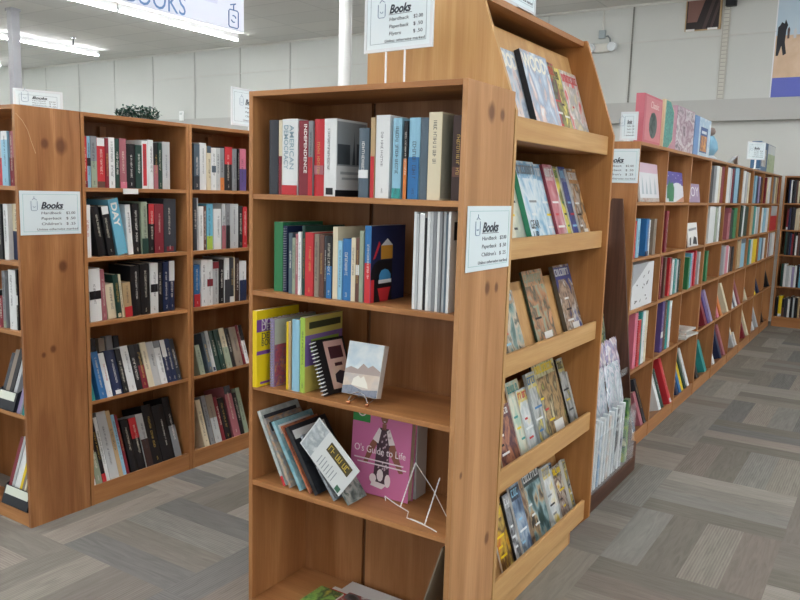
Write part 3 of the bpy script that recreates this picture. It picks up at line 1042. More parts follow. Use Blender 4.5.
# narrow shelf-edge tags
for k, (px0, px1, z, lab) in enumerate([(123, 138, Z[0], 'white paper tag on the edge of the top shelf, first left-row bookcase')]):
    s0, s1 = along('X', L_X, px0, z), along('X', L_X, px1, z)
    tag(MB().box(L_X - .0005, L_X + .0012, s0, s1, z - .026, z - .001).build('shelf_tag', WHITEPAPER), lab, 'shelf tag')

# ---- left end bookcase (only its right end is in view)
lo, hi = -3.09 - .8 + .018, -3.09 - .018
W3 = 'of left-edge end bookcase'
G3 = 'books in the left end bookcase'
shelf_row('Y', L_Y, Z[0], lo, hi, zceil(Z[0]), [(-6, -2, 132, 'w'), (-2, 2.7, 132, 'lg', 0, 'H=r'), (2.8, 8.8, 131, 'lb', 0, 'T=w'), (9, 13, 131, 'rose', 0, 'H=dr')], 'top shelf ' + W3, G3)
shelf_row('Y', L_Y, Z[1], lo, hi, zceil(Z[1]), [(-6, -2, 205, 'dgy'), (-2, 2.3, 204, 'k'), (2.8, 7.4, 204, 'w', 0, '', {'d': .16}), (9, 15.6, 204, 'c', 0, 'H=n', {'set': .03})], 'second shelf ' + W3, G3)
shelf_row('Y', L_Y, Z[2], lo, hi, zceil(Z[2]), [(-5, -1, 290, 'k'), (-1, 3.4, 296, 'dr'), (3.6, 6.4, 271, 'gy', 0, 'B=sage'), (9.5, 16.4, 270, 'w', 0), (16.6, 18, 270, 'k', 0, 'M=w')], 'third shelf ' + W3, G3)
def file_box(s0, s1, z, lab):
    t = empty('magazine_file', (s0, L_Y + .004, z), 0, lab, 'magazine file')
    t.rotation_euler = (-SLANT, 0, 0)
    w = s1 - s0
    mb = MB()
    mb.box(0, w, 0, .003, 0, .085)
    mb.prism([(0, 0), (.2, 0), (.2, .24), (.17, .24), (0, .085)], 'X', 0, .0025)
    mb.prism([(0, 0), (.2, 0), (.2, .24), (.17, .24), (0, .085)], 'X', w - .0025, w)
    mb.box(0, w, 0, .2, 0, .003); mb.box(0, w, .197, .2, 0, .24)
    mb.build('box_body', plain('1b2027', .5), t)
    MB().box(.01, w - .015, -.001, 0, .045, .082).build('box_label', plain('d9e0d2', .6), t)


fb0, fb1 = -3.345, -3.20
file_box(fb0, fb1, Z[3] + .0005, 'black magazine file with white label on the fourth shelf of the left end bookcase')
shelf_row('Y', L_Y, Z[3] + .007, fb0 + .004, fb1 - .004, zceil(Z[3]), [(-14, -11, 350, 'dgy'), (-10.5, -7, 347, 'taupe'), (-6.6, -3, 346, 'k'), (-2.6, .5, 346, 'lg')],
          'in black file, fourth shelf ' + W3, G3, detail=1, maxd=.16, slant=SLANT)
shelf_row('Y', L_Y, Z[3], fb1 + .002, hi, zceil(Z[3]), [(8, 11, 347, 'lav', 12, 'T=w'), (11.4, 13, 352, 'gy', 12), (13.4, 17.6, 366, 't', 12, 'T=lb')],
          'fourth shelf ' + W3, G3, detail=1, slant=SLANT)
fb0, fb1 = -3.33, -3.128
file_box(fb0, fb1, .0625, 'black magazine file with pale label on the bottom shelf of left end bookcase')
shelf_row('Y', L_Y, .069, fb0 + .004, fb1 - .004, zceil(Z[4]), [(-4, -1, 434, 'dr', 10), (0, 2, 434, 'lg', 10), (2.4, 8, 432, 'w', 10), (9, 11, 430, 'y', 10), (11.6, 14, 430, 'taupe', 10), (14.4, 16, 430, 'c', 10)],
          'in black file, bottom shelf ' + W3, G3, detail=1, maxd=.16, slant=SLANT)


# ---- nearest bookcase
ZC = [1.505, 1.184, .858, .517, .075]
lo, hi = CX0 + .017, CX1 - .017
W4 = 'of nearest bookcase'
G4 = 'books in the nearest bookcase'
T_ = TITLE
am = [('AMERICAN', .34, .92, (.52, .80), plain('8fa9b4', .5), .01), ('DEMOCRACY', .34, .92, (.16, .44), plain('8fa9b4', .5), .01)]
ind = [('INDEPENDENCE', .30, .95, (.55, .88), T_['white'], .015)]
wal = [('WALT', .68, .9, (.35, .8), T_['dark'], .01), ('AMERICA', .06, .40, (.35, .75), T_['dark'], .01)]
row1 = shelf_row('Y', C_Y, ZC[0], lo, hi, zceil(ZC[0], ZC), [
    (268.3, 277, 120, 'dgy', 0, 'N'), (277.3, 280.6, 120, 'c', 0, 'H=dr N'), (281, 296.4, 119, 'w', 0, 'B=r', {'title': am}), (298, 307, 120.5, 'dr', 0, '', {'title': ind}),
    (307.4, 311.7, 121, 'gy', 0, 'H=r'), (312.3, 322, 119, 'r', 0, 'Q=rose'), (322.5, 334.6, 118.5, 'w', 0, 'S=k', {'d': .165, 'hard': True, 'word': 'book'}), (357.5, 367.3, 128, 'sl', 0, 'Q=w'),
    (369.4, 373.4, 117.5, 'tan', 0, 'H=r N'), (374, 387.6, 115, 'w', 0, '', {'d': .17}), (391, 399.6, 118, 'lb', 0, 'B=t'), (402, 405.6, 121, 'k', 0, 'H=o'), (406.2, 417.2, 117.5, 'lb', 0, 'H=b'),
    (418, 425.4, 117.5, 'sl', 0, 'N', {'title': wal}), (425.7, 438.6, 112, 'c', 0, '', {'d': .17}), (449.5, 459.5, 115, 'dbn', 0, 'Q=bn')],
    'top shelf ' + W4, G4)


def side_print(bk, name, quads, mats, label=None):
    """print on a book's right-hand cover; quads in fractions of depth and height"""
    o, t, h, d = bk
    mb = MB()
    for poly, mi, lay in quads:
        ps = [(t + .0003 + .0002 * lay, y * d, z * h) for y, z in poly]
        n = mb.pts(ps); mb.face(list(range(n, n + len(ps))), mi)
    p = mb.build(name, mats, o)
    if label: p['label'] = label
    return p


def rect(y0, y1, z0, z1):
    return [(y0, z0), (y1, z0), (y1, z1), (y0, z1)]


# black and white tower photograph on the open white cover
side_print(row1[6], 'cover_art', [(rect(.04, .97, .40, .97), 0, 0), (rect(.06, .45, .42, .68), 1, 1), (rect(.66, .97, .42, .7), 1, 1),
           ([(.52, .42), (.62, .42), (.585, .72), (.575, .86), (.565, .72)], 1, 2), (rect(.0, 1, 0, .085), 2, 0), (rect(.15, .8, .29, .325), 3, 0), (rect(.2, .75, .22, .25), 3, 0)],
           [plain('9ba4a8', .35), plain('4c5459', .35), plain('22262b', .4), plain('a9b2b5', .4)])
side_print(row1[14], 'cover_art', [(rect(0.02, .98, .02, .98), 0, 0), ([(.55, .28), (.6, .28), (.66, .42), (.72, .28), (.77, .28), (.69, .46), (.63, .46)], 1, 1)], [plain('a6a593', .4), plain('6d6c60', .4)])
side_print(row1[9], 'cover_art', [(rect(.2, .6, .62, .8), 0, 0)], [plain('3a3d42', .4)])

row2 = shelf_row('Y', C_Y, ZC[1], lo, hi, zceil(ZC[1], ZC), [
    (274, 282.6, 222, 'g', 0, 'N', {'d': .21, 'hard': False, 'set': .02}), (283, 287, 226, 'n', 0, 'N', {'hard': False, 'set': .02, 'name': 'spiral_notebook', 'd': .19}),
    (287.6, 291, 233, 'sl', 0), (291.2, 294.3, 238, 'sage', 0), (294.6, 297.4, 234, 'rose', 0), (297.6, 300.6, 232, 'w', 0), (301, 303.6, 226, 'dg', 0, '', {'d': .21}), (304.6, 312.7, 232.5, 'r', 0),
    (313.2, 317.8, 234, 'taupe', 0), (318.1, 322.6, 235, 'bn', 0), (322.9, 325.2, 236, 'dgy', 0), (325.6, 330.8, 236, 'k', 0, 'H=b'),
    (331, 335.8, 227, 'c', 0, 'N'), (336.3, 340.4, 241, 'lb', 0), (340.7, 349.3, 239, 'b', 0), (349.6, 353.8, 238, 'c', 0), (354, 357.6, 238, 'bn', 0, 'M=w'), (358, 361.8, 231, 'sage', 0, 'N'),
    (362.4, 368.8, 226, 'b', 0, 'H=r', {'d': .19, 'hard': False}),
    ], 'second shelf ' + W4, G4)
nv = row2[-1]
side_print(nv, 'cover_art', [(rect(0, 1, 0, 1), 0, 0), ([(.0, .0), (.62, .0), (.62, .55), (.2, .55), (.08, .5), (0, .4)], 1, 1), ([(.28, .56), (.62, .56), (.62, .74), (.46, .83), (.28, .74)], 2, 2),
           ([(.28, .74), (.62, .74), (.46, .83)], 3, 3), ([(.05, .56), (.12, .58), (.26, .76), (.22, .8)], 4, 2),
           ([(.24, .28), (.58, .28), (.58, .35), (.5, .41), (.4, .43), (.3, .41), (.24, .35)], 5, 2), (rect(.22, .6, .24, .29), 3, 3), ([(.28, 0), (.5, 0), (.58, .18), (.2, .18)], 4, 2),
           ([(0, 0), (.1, 0), (.1, .3), (.0, .3)], 4, 2)],
           [plain('1c2850', .4), plain('14161c', .4), plain('c99136', .4), plain('dfe4e6', .4), plain('c8323a', .4), plain('4a9ad0', .4)])
side_print(row2[0], 'cover_art', [(rect(0.02, .98, .02, .98), 0, 0)], [photo(['1d5f4a', '2c7d61', '4a9a83'], 30)])
wb = along('Y', C_Y + .02, 411, ZC[1])
bk = []
x = 411
for i, (w_, yt, c) in enumerate([(2.8, 212, 'w'), (2.4, 214, 'lg'), (5, 213, 'w'), (2.6, 218, 'k'), (3, 212, 'w'), (2.8, 212, 'lg'), (3.2, 212, 'gy'), (2.8, 212, 'w'), (2.8, 212, 'gy'), (2.8, 212, 'lg'), (2.6, 214, 'sl'), (2.8, 212, 'w')]):
    bk.append((x, x + w_ - .25, yt, c, 0, 'N', {'hard': False, 'd': .2, 'name': 'booklet'}))
    x += w_ + .1
row2b = shelf_row('Y', C_Y, ZC[1], nv[0].location.x + nv[1] + .01, hi, zceil(ZC[1], ZC), bk, 'upright group on second shelf of nearest bookcase', 'white booklets on the second shelf')
side_print(row2b[-1], 'cover_art', [(rect(.1, .9, .72, .9), 0, 0)], [plain('2a2d33', .4), plain('8a8e90', .4)])

# ---- third shelf of the nearest bookcase: face-on covers and spiral notebooks
def spiral(o, t, h, d, colr, r=.006, n=26, name='spiral_wire', wire=.0011):
    mb = MB()
    for i in range(n):
        z = h * (.04 + .92 * i / (n - 1))
        mb.tube([(t / 2 + r * 1.0 * math.cos(a), -.001 + r * math.sin(a), z + .0015 * math.sin(a)) for a in [2 * PI * q / 10 for q in range(10)]], wire, 5, closed=True)
    return mb.build(name, colr, o)


spiral(*row2[1][:4], plain('b8c0c4', .3, .5, .6), .005)
row3 = shelf_row('Y', C_Y, ZC[2], lo, hi, zceil(ZC[2], ZC), [
    (252.6, 256.6, 311, 'y', 0, 'N', {'d': .215, 'hard': False, 'set': -.040, 'label': 'yellow design book with purple bands at left end, third shelf of nearest bookcase'}),
    (270, 273.6, 319, 'lav', 0, 'N', {'d': .22, 'hard': False, 'set': .0, 'name': 'spiral_notebook', 'label': 'spiral notebook with pink floral cover beside the yellow book on third shelf'}),
    (285, 287.2, 322, 'y', 0, 'N', {'hard': False}), (287.5, 289.8, 322, 'tan', 0, 'N', {'hard': False}), (290.4, 297.8, 320, 'lb', 0, 'N'), (298.6, 303.4, 318, 'lime', 0, '', {'d': .2, 'hard': False}),
    ], 'third shelf ' + W4, G4)
o, t_, h_, d_ = row3[0]
side_print(row3[0], 'cover_art', [(rect(0, 1, 0, 1), 0, 0), (rect(0, 1, .72, .88), 1, 1), (rect(0, 1, .42, .47), 1, 1), (rect(.08, 1, .03, .06), 1, 1)], [plain('e8cf1b', .35), plain('7b4a9a', .4)])
for txt, zf, colr in (('NON-DESIGNERS', .802, T_['white']), ('DESIGN', .735, T_['white']), ('DESIGN', .62, T_['light']), ('BOOK', .53, T_['light'])):
    text_mesh('cover_lettering', txt, .032, colr, o, (t_ + .0009, .022, h_ * zf), (PI / 2, 0, PI / 2), width=.022 * len(txt) * .8)
spiral(*row3[1], CHROME, .006, 24)
side_print(row3[1], 'cover_art', [(rect(.02, 1, .60, .99), 0, 0), (rect(.02, 1, .01, .62), 1, 1)], [photo(['a9bdb7', 'bccac4', 'c3cfc9'], 12), photo(['8f4a77', 'b85f72', '7c5a8c', 'c98a63', '9d7fa8'], 40)])
side_print(row3[5], 'cover_art', [(rect(0, 1, 0, 1), 0, 0), (rect(.1, .95, .84, .93), 1, 1), (rect(0, 1, .35, .76), 2, 1), (rect(.15, .9, .52, .7), 3, 2)], [plain('c6bd62', .4), plain('39402c', .4), plain('7d65a3', .4), plain('8fb24a', .4)])

# the black spiral book leaning on the row
s0 = along('Y', C_Y + .012, 321.4, ZC[2])
SEED[0] += 1
o = make_book('spiral_notebook', (s0, C_Y + .03, ZC[2] + .0005), -8 * D2R, -21 * D2R, .014, .185, .135, 'k', 'black spiral notebook with pink pictured cover, leaning on the row on third shelf', None, 'N', SEED[0], 2, hard=False)
o.location.x = row3[5][0].location.x + row3[5][1] + .077
o['category'] = 'notebook'
row3[1][0]['category'] = 'notebook'; row2[1][0]['category'] = 'notebook'
bkx = (o, .014, .185, .135)
spiral(o, .014, .185, .135, plain('e3e5e7', .3, .6, .3), .0105, 15, wire=.0019)
side_print(bkx, 'cover_art', [(rect(.28, .93, .08, .95), 0, 0), (rect(.40, .85, .62, .84), 1, 1), (rect(.5, .75, .48, .54), 1, 1), ([(.42, .2), (.6, .14), (.82, .22), (.84, .34), (.62, .4), (.44, .34)], 2, 1)],
           [photo(['c39a93', 'd0aaa2', 'd8bfae'], 8), plain('4b2a33', .4), plain('35303a', .4)])

# boxed book on a small display easel
t = empty('book_easel', (-1.372, C_Y + .045, ZC[2] + .0006), 9 * D2R, 'small silver wire easel with copper ball feet on third shelf', 'easel')
for sx in (-.033, .033):
    MB().tube([(sx, -.03, .006), (sx, -.03, .014), (sx * .7, -.028, .034), (0, -.026, .043)], .0017).build('front_arc', CHROME, t)
    MB().tube([(sx, -.03, .006), (sx * .9, .03, .010), (sx * .8, .062, .09)], .0017).build('back_rod', CHROME, t)
    MB().lathe([(.001, 0), (.0055, .002), (.007, .006), (.0055, .010), (.001, .012)], sx, -.031, 12).build('ball_foot', plain('b77a56', .25, .5, .9), t, smooth=True)
MB().tube([(-.03, .03, .010), (.03, .03, .010)], .0017).build('cross_rod', CHROME, t)
bx = empty('boxed_book', (-1.442, C_Y + .028, ZC[2] + .0275), 9 * D2R, 'pale boxed book with mountain landscape cover propped on a wire easel', 'book')
bx.rotation_euler = (-14 * D2R, 2 * D2R, 9 * D2R)
MB().box(0, .125, 0, .035, 0, .168).build('slipcase', plain('dcdcd6', .4), bx, bevel=.001)
mb = MB()
mb.quad((.001, -.0004, .075), (.124, -.0004, .075), (.124, -.0004, .167), (.001, -.0004, .167), 0)
mb.quad((.001, -.0004, .001), (.124, -.0004, .001), (.124, -.0004, .075), (.001, -.0004, .075), 1)
def ypoly(mb, pts, y, mi):
    n = mb.pts([(a, y, b) for a, b in pts]); mb.face(list(range(n, n + len(pts))), mi)
ypoly(mb, [(.001, .078), (.02, .088), (.045, .082), (.062, .102), (.08, .09), (.095, .1), (.124, .084), (.124, .07), (.001, .066)], -.0006, 2)
ypoly(mb, [(.03, .03), (.035, .052), (.05, .062), (.06, .055), (.07, .063), (.085, .04), (.09, .025)], -.0008, 3)
ypoly(mb, [(.001, .001), (.124, .001), (.124, .025), (.07, .018), (.03, .03), (.001, .024)], -.001, 4)
mb.build('cover_art', [photo(['b9cdd8', 'cfdbe0', 'dfe5e5'], 20), photo(['c3b3a3', 'cdbfb0', 'b9b4b0'], 25), plain('a89a94', .4), plain('e3e1d6', .4), photo(['6c7687', '858c9a', '5a6277'], 40)], bx)

# ---- fourth shelf: slumped magazines, pink guide book, wire stand
lean_specs = [  # px at base, colour, lean, thickness, height, depth, art
    (-1.687, .013, -27, .27, .20, ['d3d8d5', 'aeb9b6', 'c4c7c2'], 'pale floral magazine with red foot, outermost of the slumped pile', 'c'),
    (-1.645, .010, -29, .25, .19, ['b98d62', '8d8f93', 'c9b39a'], 'tan edged magazine, second of the slumped pile on fourth shelf', 'tan'),
    (-1.590, .013, -31, .25, .20, ['7fb2bd', '9cc4cb', '6aa4b4'], 'light blue magazine, third of the slumped pile on fourth shelf', 'sky'),
    (-1.556, .006, -32, .245, .19, ['a34c3a', 'c07a55', '7d4a45'], 'rust red magazine, fourth of the slumped pile on fourth shelf', 'dr'),
    (-1.520, .016, -33, .245, .20, ['1c1e22', '2f3237', '24272c'], 'black magazine, fifth of the slumped pile on fourth shelf', 'k'),
    (-1.450, .009, -37, .24, .11, ['c7ccd0', '6b747c', 'a4adb4', '2e3439'], 'grey and white patterned magazine, sixth of the slumped pile', 'lg'),
    (-1.395, .006, -40, .25, .10, ['4c5a56', '86938d', 'b4b9b2', '2f4a42'], 'green and white magazine at the right end of the slumped pile', 'sage'),
]
G5 = 'slumped magazines on the fourth shelf'
prevP = [(lo - .05, 0), (lo, 0), (lo, 2), (lo - .05, 2)]
for px, tt, ln, hh, dd, art, lab, code in lean_specs:
    yy = C_Y + .020
    s1 = px
    lean = ln * D2R
    s0 = max(s1 - tt / math.cos(lean), prevP[0][0] + .001)
    hh_ = hh
    k = 0
    while overlap(poly2d(s0, ZC[3] + .0005, tt, hh_, lean), prevP) and k < 200:
        s0 += .0012; k += 1
    s0 += .0016
    prevP = poly2d(s0, ZC[3] + .0005, tt, hh_, lean)
    SEED[0] += 1
    o = make_book('magazine', (s0, yy, ZC[3] + .0005), 0, lean, tt, hh_, dd, code, lab, G5, 'B=r' if 'outermost' in lab else '', SEED[0], 1, hard=False, cover=photo(art, 26))
    side_print((o, tt, hh_, dd), 'cover_art', [(rect(.02, .98, .02, .98), 0, 0), (rect(.05, .9, .8, .93), 1, 1)], [photo(art, 30), cov('w' if code in ('k', 'sky') else 'dgy')])
# the newsletter sliding off the front of the pile
t = empty('newsletter', (-1.427, C_Y + .004, .548), 0, 'white newsletter with yellow lettered banner sliding over the slumped pile', 'newsletter')
t.rotation_euler = (-4 * D2R, -52 * D2R, 0)
MB().box(0, .13, 0, .003, 0, .225).build('sheet', plain('d3d8d8', .6), t)
MB().box(.004, .126, -.0005, 0, .165, .22).build('picture', photo(['c2cace', '9aa5aa', 'd3d8d8'], 30), t)
MB().box(.074, .112, -.0008, 0, .02, .135).build('banner', plain('4a4226', .5), t)
mb = MB(); title_marks(mb, .093, -.0009, .025, .13, .022, 5); mb.build('banner_lettering', plain('c5ac4b', .5), t)
mb = MB()
for i in range(7):
    mb.box(.010, .010 + random.uniform(.035, .045), -.0006, 0, .055 + i * .013, .058 + i * .013)
mb.build('text_lines', plain('8e979b', .6), t)
MB().box(.004, .024, -.0008, 0, .01, .03).build('emblem', plain('3f6b55', .5), t)

# pink guide book standing open to view
gx0, gx1 = -1.482, -1.252
t = empty('guide_book', (gx0, C_Y + .135, ZC[3] + .0032), 2 * D2R, 'pink book with a person in a patterned dress on its cover, facing out', 'book')
t.rotation_euler = (-4 * D2R, 0, 2 * D2R)
GW, GH = .23, .285
mb = MB().box(0, GW, 0, .0025, 0, GH); mb.box(0, GW, .0315, .034, 0, GH); mb.box(0, .0025, .0025, .0315, 0, GH)
mb.build('cover', plain('c9729f', .35), t)
MB().box(.003, GW - .004, .003, .031, .004, GH - .004).build('page_block', PAGES, t)
mb = MB()
P = lambda pts, lay, mi: ypoly(mb, [(a * GW, b * GH) for a, b in pts], -.0003 - .00025 * lay, mi)
P([(0, .84), (.3, .84), (.3, 1), (0, 1)], 0, 0)
P([(.40, .16), (.68, .13), (.64, .62), (.44, .62)], 1, 1)                     # dress
P([(.43, .60), (.47, .81), (.62, .81), (.66, .60)], 1, 1)
P([(.32, .60), (.47, .80), (.50, .70), (.38, .52), (.28, .35), (.22, .37)], 0, 2)    # arms
P([(.66, .52), (.60, .72), (.64, .8), (.78, .56), (.90, .33), (.83, .32)], 0, 2)
P([(.51, .79), (.58, .79), (.58, .86), (.51, .86)], 1, 2)
P([(.545 + .055 * math.cos(a), .925 + .065 * math.sin(a)) for a in [2 * PI * i / 14 for i in range(14)]], 2, 2)
P([(.48, .95), (.50, .99), (.59, .99), (.61, .95), (.60, .91), (.585, .955), (.505, .955), (.49, .91)], 3, 5)
for ex_ in (.525, .565):
    P([(ex_ - .01, .93), (ex_ + .01, .93), (ex_ + .01, .937), (ex_ - .01, .937)], 3, 5)
P([(.525, .892), (.565, .892), (.555, .882), (.535, .882)], 3, 3)
P([(.36, .66), (.46, .81), (.50, .78), (.46, .62)], 2, 3)
P([(.74, .64), (.64, .81), (.59, .78), (.64, .62)], 2, 3)
P([(.40 + .06 * math.cos(a), .20 + .055 * math.sin(a)) for a in [2 * PI * i / 10 for i in range(10)]], 3, 3)
P([(.52 + .055 * math.cos(a), .25 + .075 * math.sin(a)) for a in [2 * PI * i / 10 for i in range(10)]], 3, 3)
P([(.65 + .05 * math.cos(a), .20 + .08 * math.sin(a)) for a in [2 * PI * i / 10 for i in range(10)]], 3, 3)
P([(.36, .11), (.56, .09), (.64, .15), (.4, .17)], 3, 3)
for q in range(22):
    u, w_ = random.uniform(.45, .64), random.uniform(.3, .78)
    P([(u, w_), (u + .025, w_ + .006), (u + .03, w_ + .03), (u + .004, w_ + .026)], 2, 4)
mb.build('cover_art', [plain('2f8a43', .4), plain('4a3540', .5), plain('8a5a48', .5), plain('e4d9da', .5), plain('b9a3ad', .5), plain('2a2226', .5)], t)
text_mesh('cover_lettering', 'O\'s Guide to Life', .034, plain('f0e6ea', .5), t, (.012, -.0016, .45 * GH + .012), (PI / 2, 0, 0), width=GW - .03)
text_mesh('corner_letter', 'O', .045, T_['white'], t, (.018, -.0012, .905 * GH), (PI / 2, 0, 0))
mb = MB()
for i, (a, b) in enumerate([(.06, .9), (.12, .95)]):
    mb.box(a * GW, b * GW, -.0014, -.0012, .405 * GH - i * .013, .42 * GH - i * .013)
mb.build('subtitle_lines', plain('eadfe4', .5), t)
SEED[0] += 1
make_book('book', (gx1 - .030, C_Y + .190, ZC[3] + .0006), -88 * D2R + PI / 2, 0, .030, .262, .07, 'lg', 'grey book standing behind the pink book on fourth shelf', None, '', SEED[0], 0)

# empty white wire plate stand
t = empty('wire_stand', (-1.18, 1.95, ZC[3] + .0005), 0, 'empty twisted white wire display stand on the fourth shelf', 'display stand')
R_ = .0016
def twist(a, b, n=26, r=.0022):
    a, b = Vector(a), Vector(b)
    mb = MB()
    for ph in (0, PI):
        pts = []
        for i in range(n + 1):
            u = i / n; p = a.lerp(b, u)
            pts.append(p + Vector((math.cos(u * 40 + ph) * .0014, math.sin(u * 40 + ph) * .0014, 0)))
        mb.tube(pts, .0014, 5)
    return mb
MB().tube([(-.094, -.012, .040), (-.098, -.012, .054), (-.06, -.004, .034), (-.018, .003, .018), (-.016, -.008, .0022), (.03, -.016, .0022), (.057, -.022, .0022), (.085, -.03, .0022), (.11, -.04, .0022)], R_).build('base_wire', WHITEWIRE, t)
twist((-.046, .0, .028), (-.026, .05, .162)).build('upright_wire', WHITEWIRE, t)
twist((.056, -.02, .004), (.064, .05, .133)).build('upright_wire', WHITEWIRE, t)
MB().tube([(-.026, .05, .162), (.04, .055, .085), (.094, .05, .012)], .0011).build('back_wire', WHITEWIRE, t)
twist((.0, -.012, .0045), (.05, -.02, .0045), 10, .003).build('joint_wire', WHITEWIRE, t)

# bottom shelf: flat stack of papers and a cardboard sheet
gs = 'papers stacked on the bottom shelf'
pz = ZC[4]
papers = [(-1.60, .23, .30, 4, 'e2e4e4', 'white paper stack at the bottom, bottom shelf of nearest bookcase', .012),
          (-1.56, .25, .29, -7, 'd9dcdd', 'white booklet in the middle of the paper stack on bottom shelf', .008),
          (-1.59, .19, .24, 12, 'b23a35', 'red edged booklet below the green one on bottom shelf', .006)]
for (x, dy, w_, a, c, lab, th) in papers:
    o = MB().box(0, w_, 0, dy - .02, 0, th).build('paper_stack' if th > .01 else 'booklet', plain(c, .6))
    o.location = (x, C_Y + .012 if a > 0 else C_Y + .045, pz + .0006); o.rotation_euler = (0, 0, 0)
    tag(o, lab, 'papers', gs); pz += th + .0004
for (x, y, w_, dp, a, cols, lab) in [(-1.62, C_Y + .008, .10, .16, 3, ['3f7a3a', '8bb35a', '2d4a2e', 'b9b04a'], 'green pictured booklet on top of the paper stack, bottom shelf'),
                                (-1.51, C_Y + .02, .20, .17, -4, ['2b2d30', '5c5f63', '8d3a36', 'd3d6d6'], 'dark pictured booklet on top of the paper stack, bottom shelf')]:
    t = empty('booklet', (x, y, pz), 0, lab, 'booklet')
    MB().box(0, w_, 0, dp, 0, .006).build('pages', WHITEPAPER, t)
    MB().box(.001, w_ - .001, .001, dp - .001, .006, .0068).build('cover_art', photo(cols, 18), t)
o = MB().box(0, .004, 0, .16, 0, .42).build('cardboard_sheet', plain('7d7462', .8))
o.location = (CX1 - .157, C_Y + .012, ZC[4] + .002); o.rotation_euler = (0, 17 * D2R, 0)
tag(o, 'grey brown cardboard sheet leaning on the right side of bottom shelf', 'cardboard')

# ================================================================== MAGAZINE RACK behind the nearest bookcase
RY0, RY1 = 2.217, 3.145
RF = -1.022
rack = empty('magazine_rack', (0, 0, 0), 0, 'tall slant-topped wooden magazine rack with five ledges facing the aisle', 'magazine rack')
gprof = [(-1.575, 0), (-1.085, 0), (-1.085, .06), (-1.015, .15), (-1.015, 1.782), (-1.152, 2.153), (-1.575, 2.153)]
MB().prism(gprof, 'Y', RY0 - .008, RY0 + .010).build('end_panel', OAK['Z'], rack, bevel=.0012)
MB().prism([(-1.575, 0), (-1.085, 0), (-1.085, .06), (-1.002, .15), (-1.002, 1.772), (-1.138, 2.153), (-1.575, 2.153)], 'Y', RY1 - .018, RY1).build('end_panel', wood('rack_end', 'Z', 'a06c3a', 'b27d48', 'be8c57', ring=14), rack, bevel=.0012)
MB().box(-1.575, -1.557, RY0 + .010, RY1 - .018, 0, 2.13).build('back_board', PINE['Z'], rack)
MB().box(-1.557, -1.149, RY0 + .010, RY1 - .018, 2.130, 2.150).build('top_cap', PINE['Y'], rack)
MB().box(-1.103, -1.085, RY0 + .010, RY1 - .018, 0, .10).build('kick_board', OAK['Y'], rack)
LEDGE = [(1.695, 1.769), (1.320, 1.389), (.935, 1.011), (.540, .618), (.137, .224)]
for i, (z0, z1) in enumerate(LEDGE):
    MB().box(RF - .014, RF, RY0 + .011, RY1 - .019, z0, z1).build('ledge_board', OAK['Y'], rack, bevel=.003)
    MB().box(-1.35, RF - .014, RY0 + .010, RY1 - .018, z0 + .004, z0 + .016).build('shelf_board', PINE['Y'], rack)
    top = 2.09 if i == 0 else z0 + (.27 if i != 2 else .27)
    L_ = (top - z0 - .016)
    tn = math.tan(18 * D2R)
    a = -1.092
    MB().prism([(a, z0 + .0165), (a - .010, z0 + .0165), (a - .010 - L_ * tn, top), (a - L_ * tn, top)], 'Y', RY0 + .011, RY1 - .019).build('backing_panel', OAK['Z'], rack)

PALM = {
    'wood1': ['cfd4d8', '8fa2b4', 'b8c3cc', 'd9c2b8', '6f86a0'], 'wood2': ['d6dde2', 'aebfd0', '8c9db4', 'd8b9ac', 'e3e6e8'], 'dark': ['1b1c1f', 'b23a3f', '2c2e31', '8a8f45'], 'yel': ['d3c43a', 'd9cf6a', '5b5a36', 'b9b06a'],
    'redw': ['c9474f', 'd9d6d2', '9aa0a3', 'd3c9a0', 'b9bdc0'], 'blue': ['8fb9d2', 'd3dde2', 'b0c9d6', '6fa3c4'], 'cream': ['cfc9ad', 'd9d6c6', 'b9bfae', 'a9b5b0'], 'maroon': ['8f3f4c', 'b8707a', 'c9b0b2'],
    'navy': ['24336b', '3d4c8c', '1b2448', '8a90a8'], 'horse': ['c58f55', 'd6ab75', '4a4038', 'b9b4ac', '8f6a42'], 'tealc': ['4c6a68', '7f9a96', 'c9b9a4', '2f4644', 'b08a6a'], 'grn': ['4d6b52', '8aa08c', 'b07a55', '3b4c40', 'c9926a'],
    'bluec': ['2f3f7c', '55463f', 'b9a48f', '6a5648', 'd0cfc8', '3a4c90'], 'pur': ['8a5c48', '4a2c3c', 'b07a5c', '6a3f45'], 'mint': ['b9cfc0', 'd6d3c0', '9fbfae', 'c9bf9a'], 'gyb': ['8f9a4a', '5c4a30', 'b59a72', '3d3a28', 'c9c4a4'],
    'gyc': ['9aa0a0', 'b9bdbc', '6a706f', 'c9b94a'], 'redb': ['4a2c28', '8a4a42', '26241f', 'b08a6a'], 'org': ['b5552f', 'c9a23a', '5c3a2c', 'd0b45c'], 'bw': ['1c1e22', '8f9499', '3b3f45', 'c9ccce'], 'stripe': ['6a4a38', 'a08a70', '3d2f28', 'c4a078'],
    'tealdk': ['22403f', '4f6f74', '8fa9ac', 'b59a72', '2c2c2e'], 'bluek': ['2a3c55', '5a7390', '9fb0bf', '1c2430'], 'lite': ['c9d0d2', 'aeb8ba', 'd9dcdc', 'd0b94a'], 'ybw': ['c9a83a', 'd6d2c9', '5c3a2c', 'b0a59a', '3a2f2b'],
}
GM = 'magazines in the slanted rack'
RACKED = []


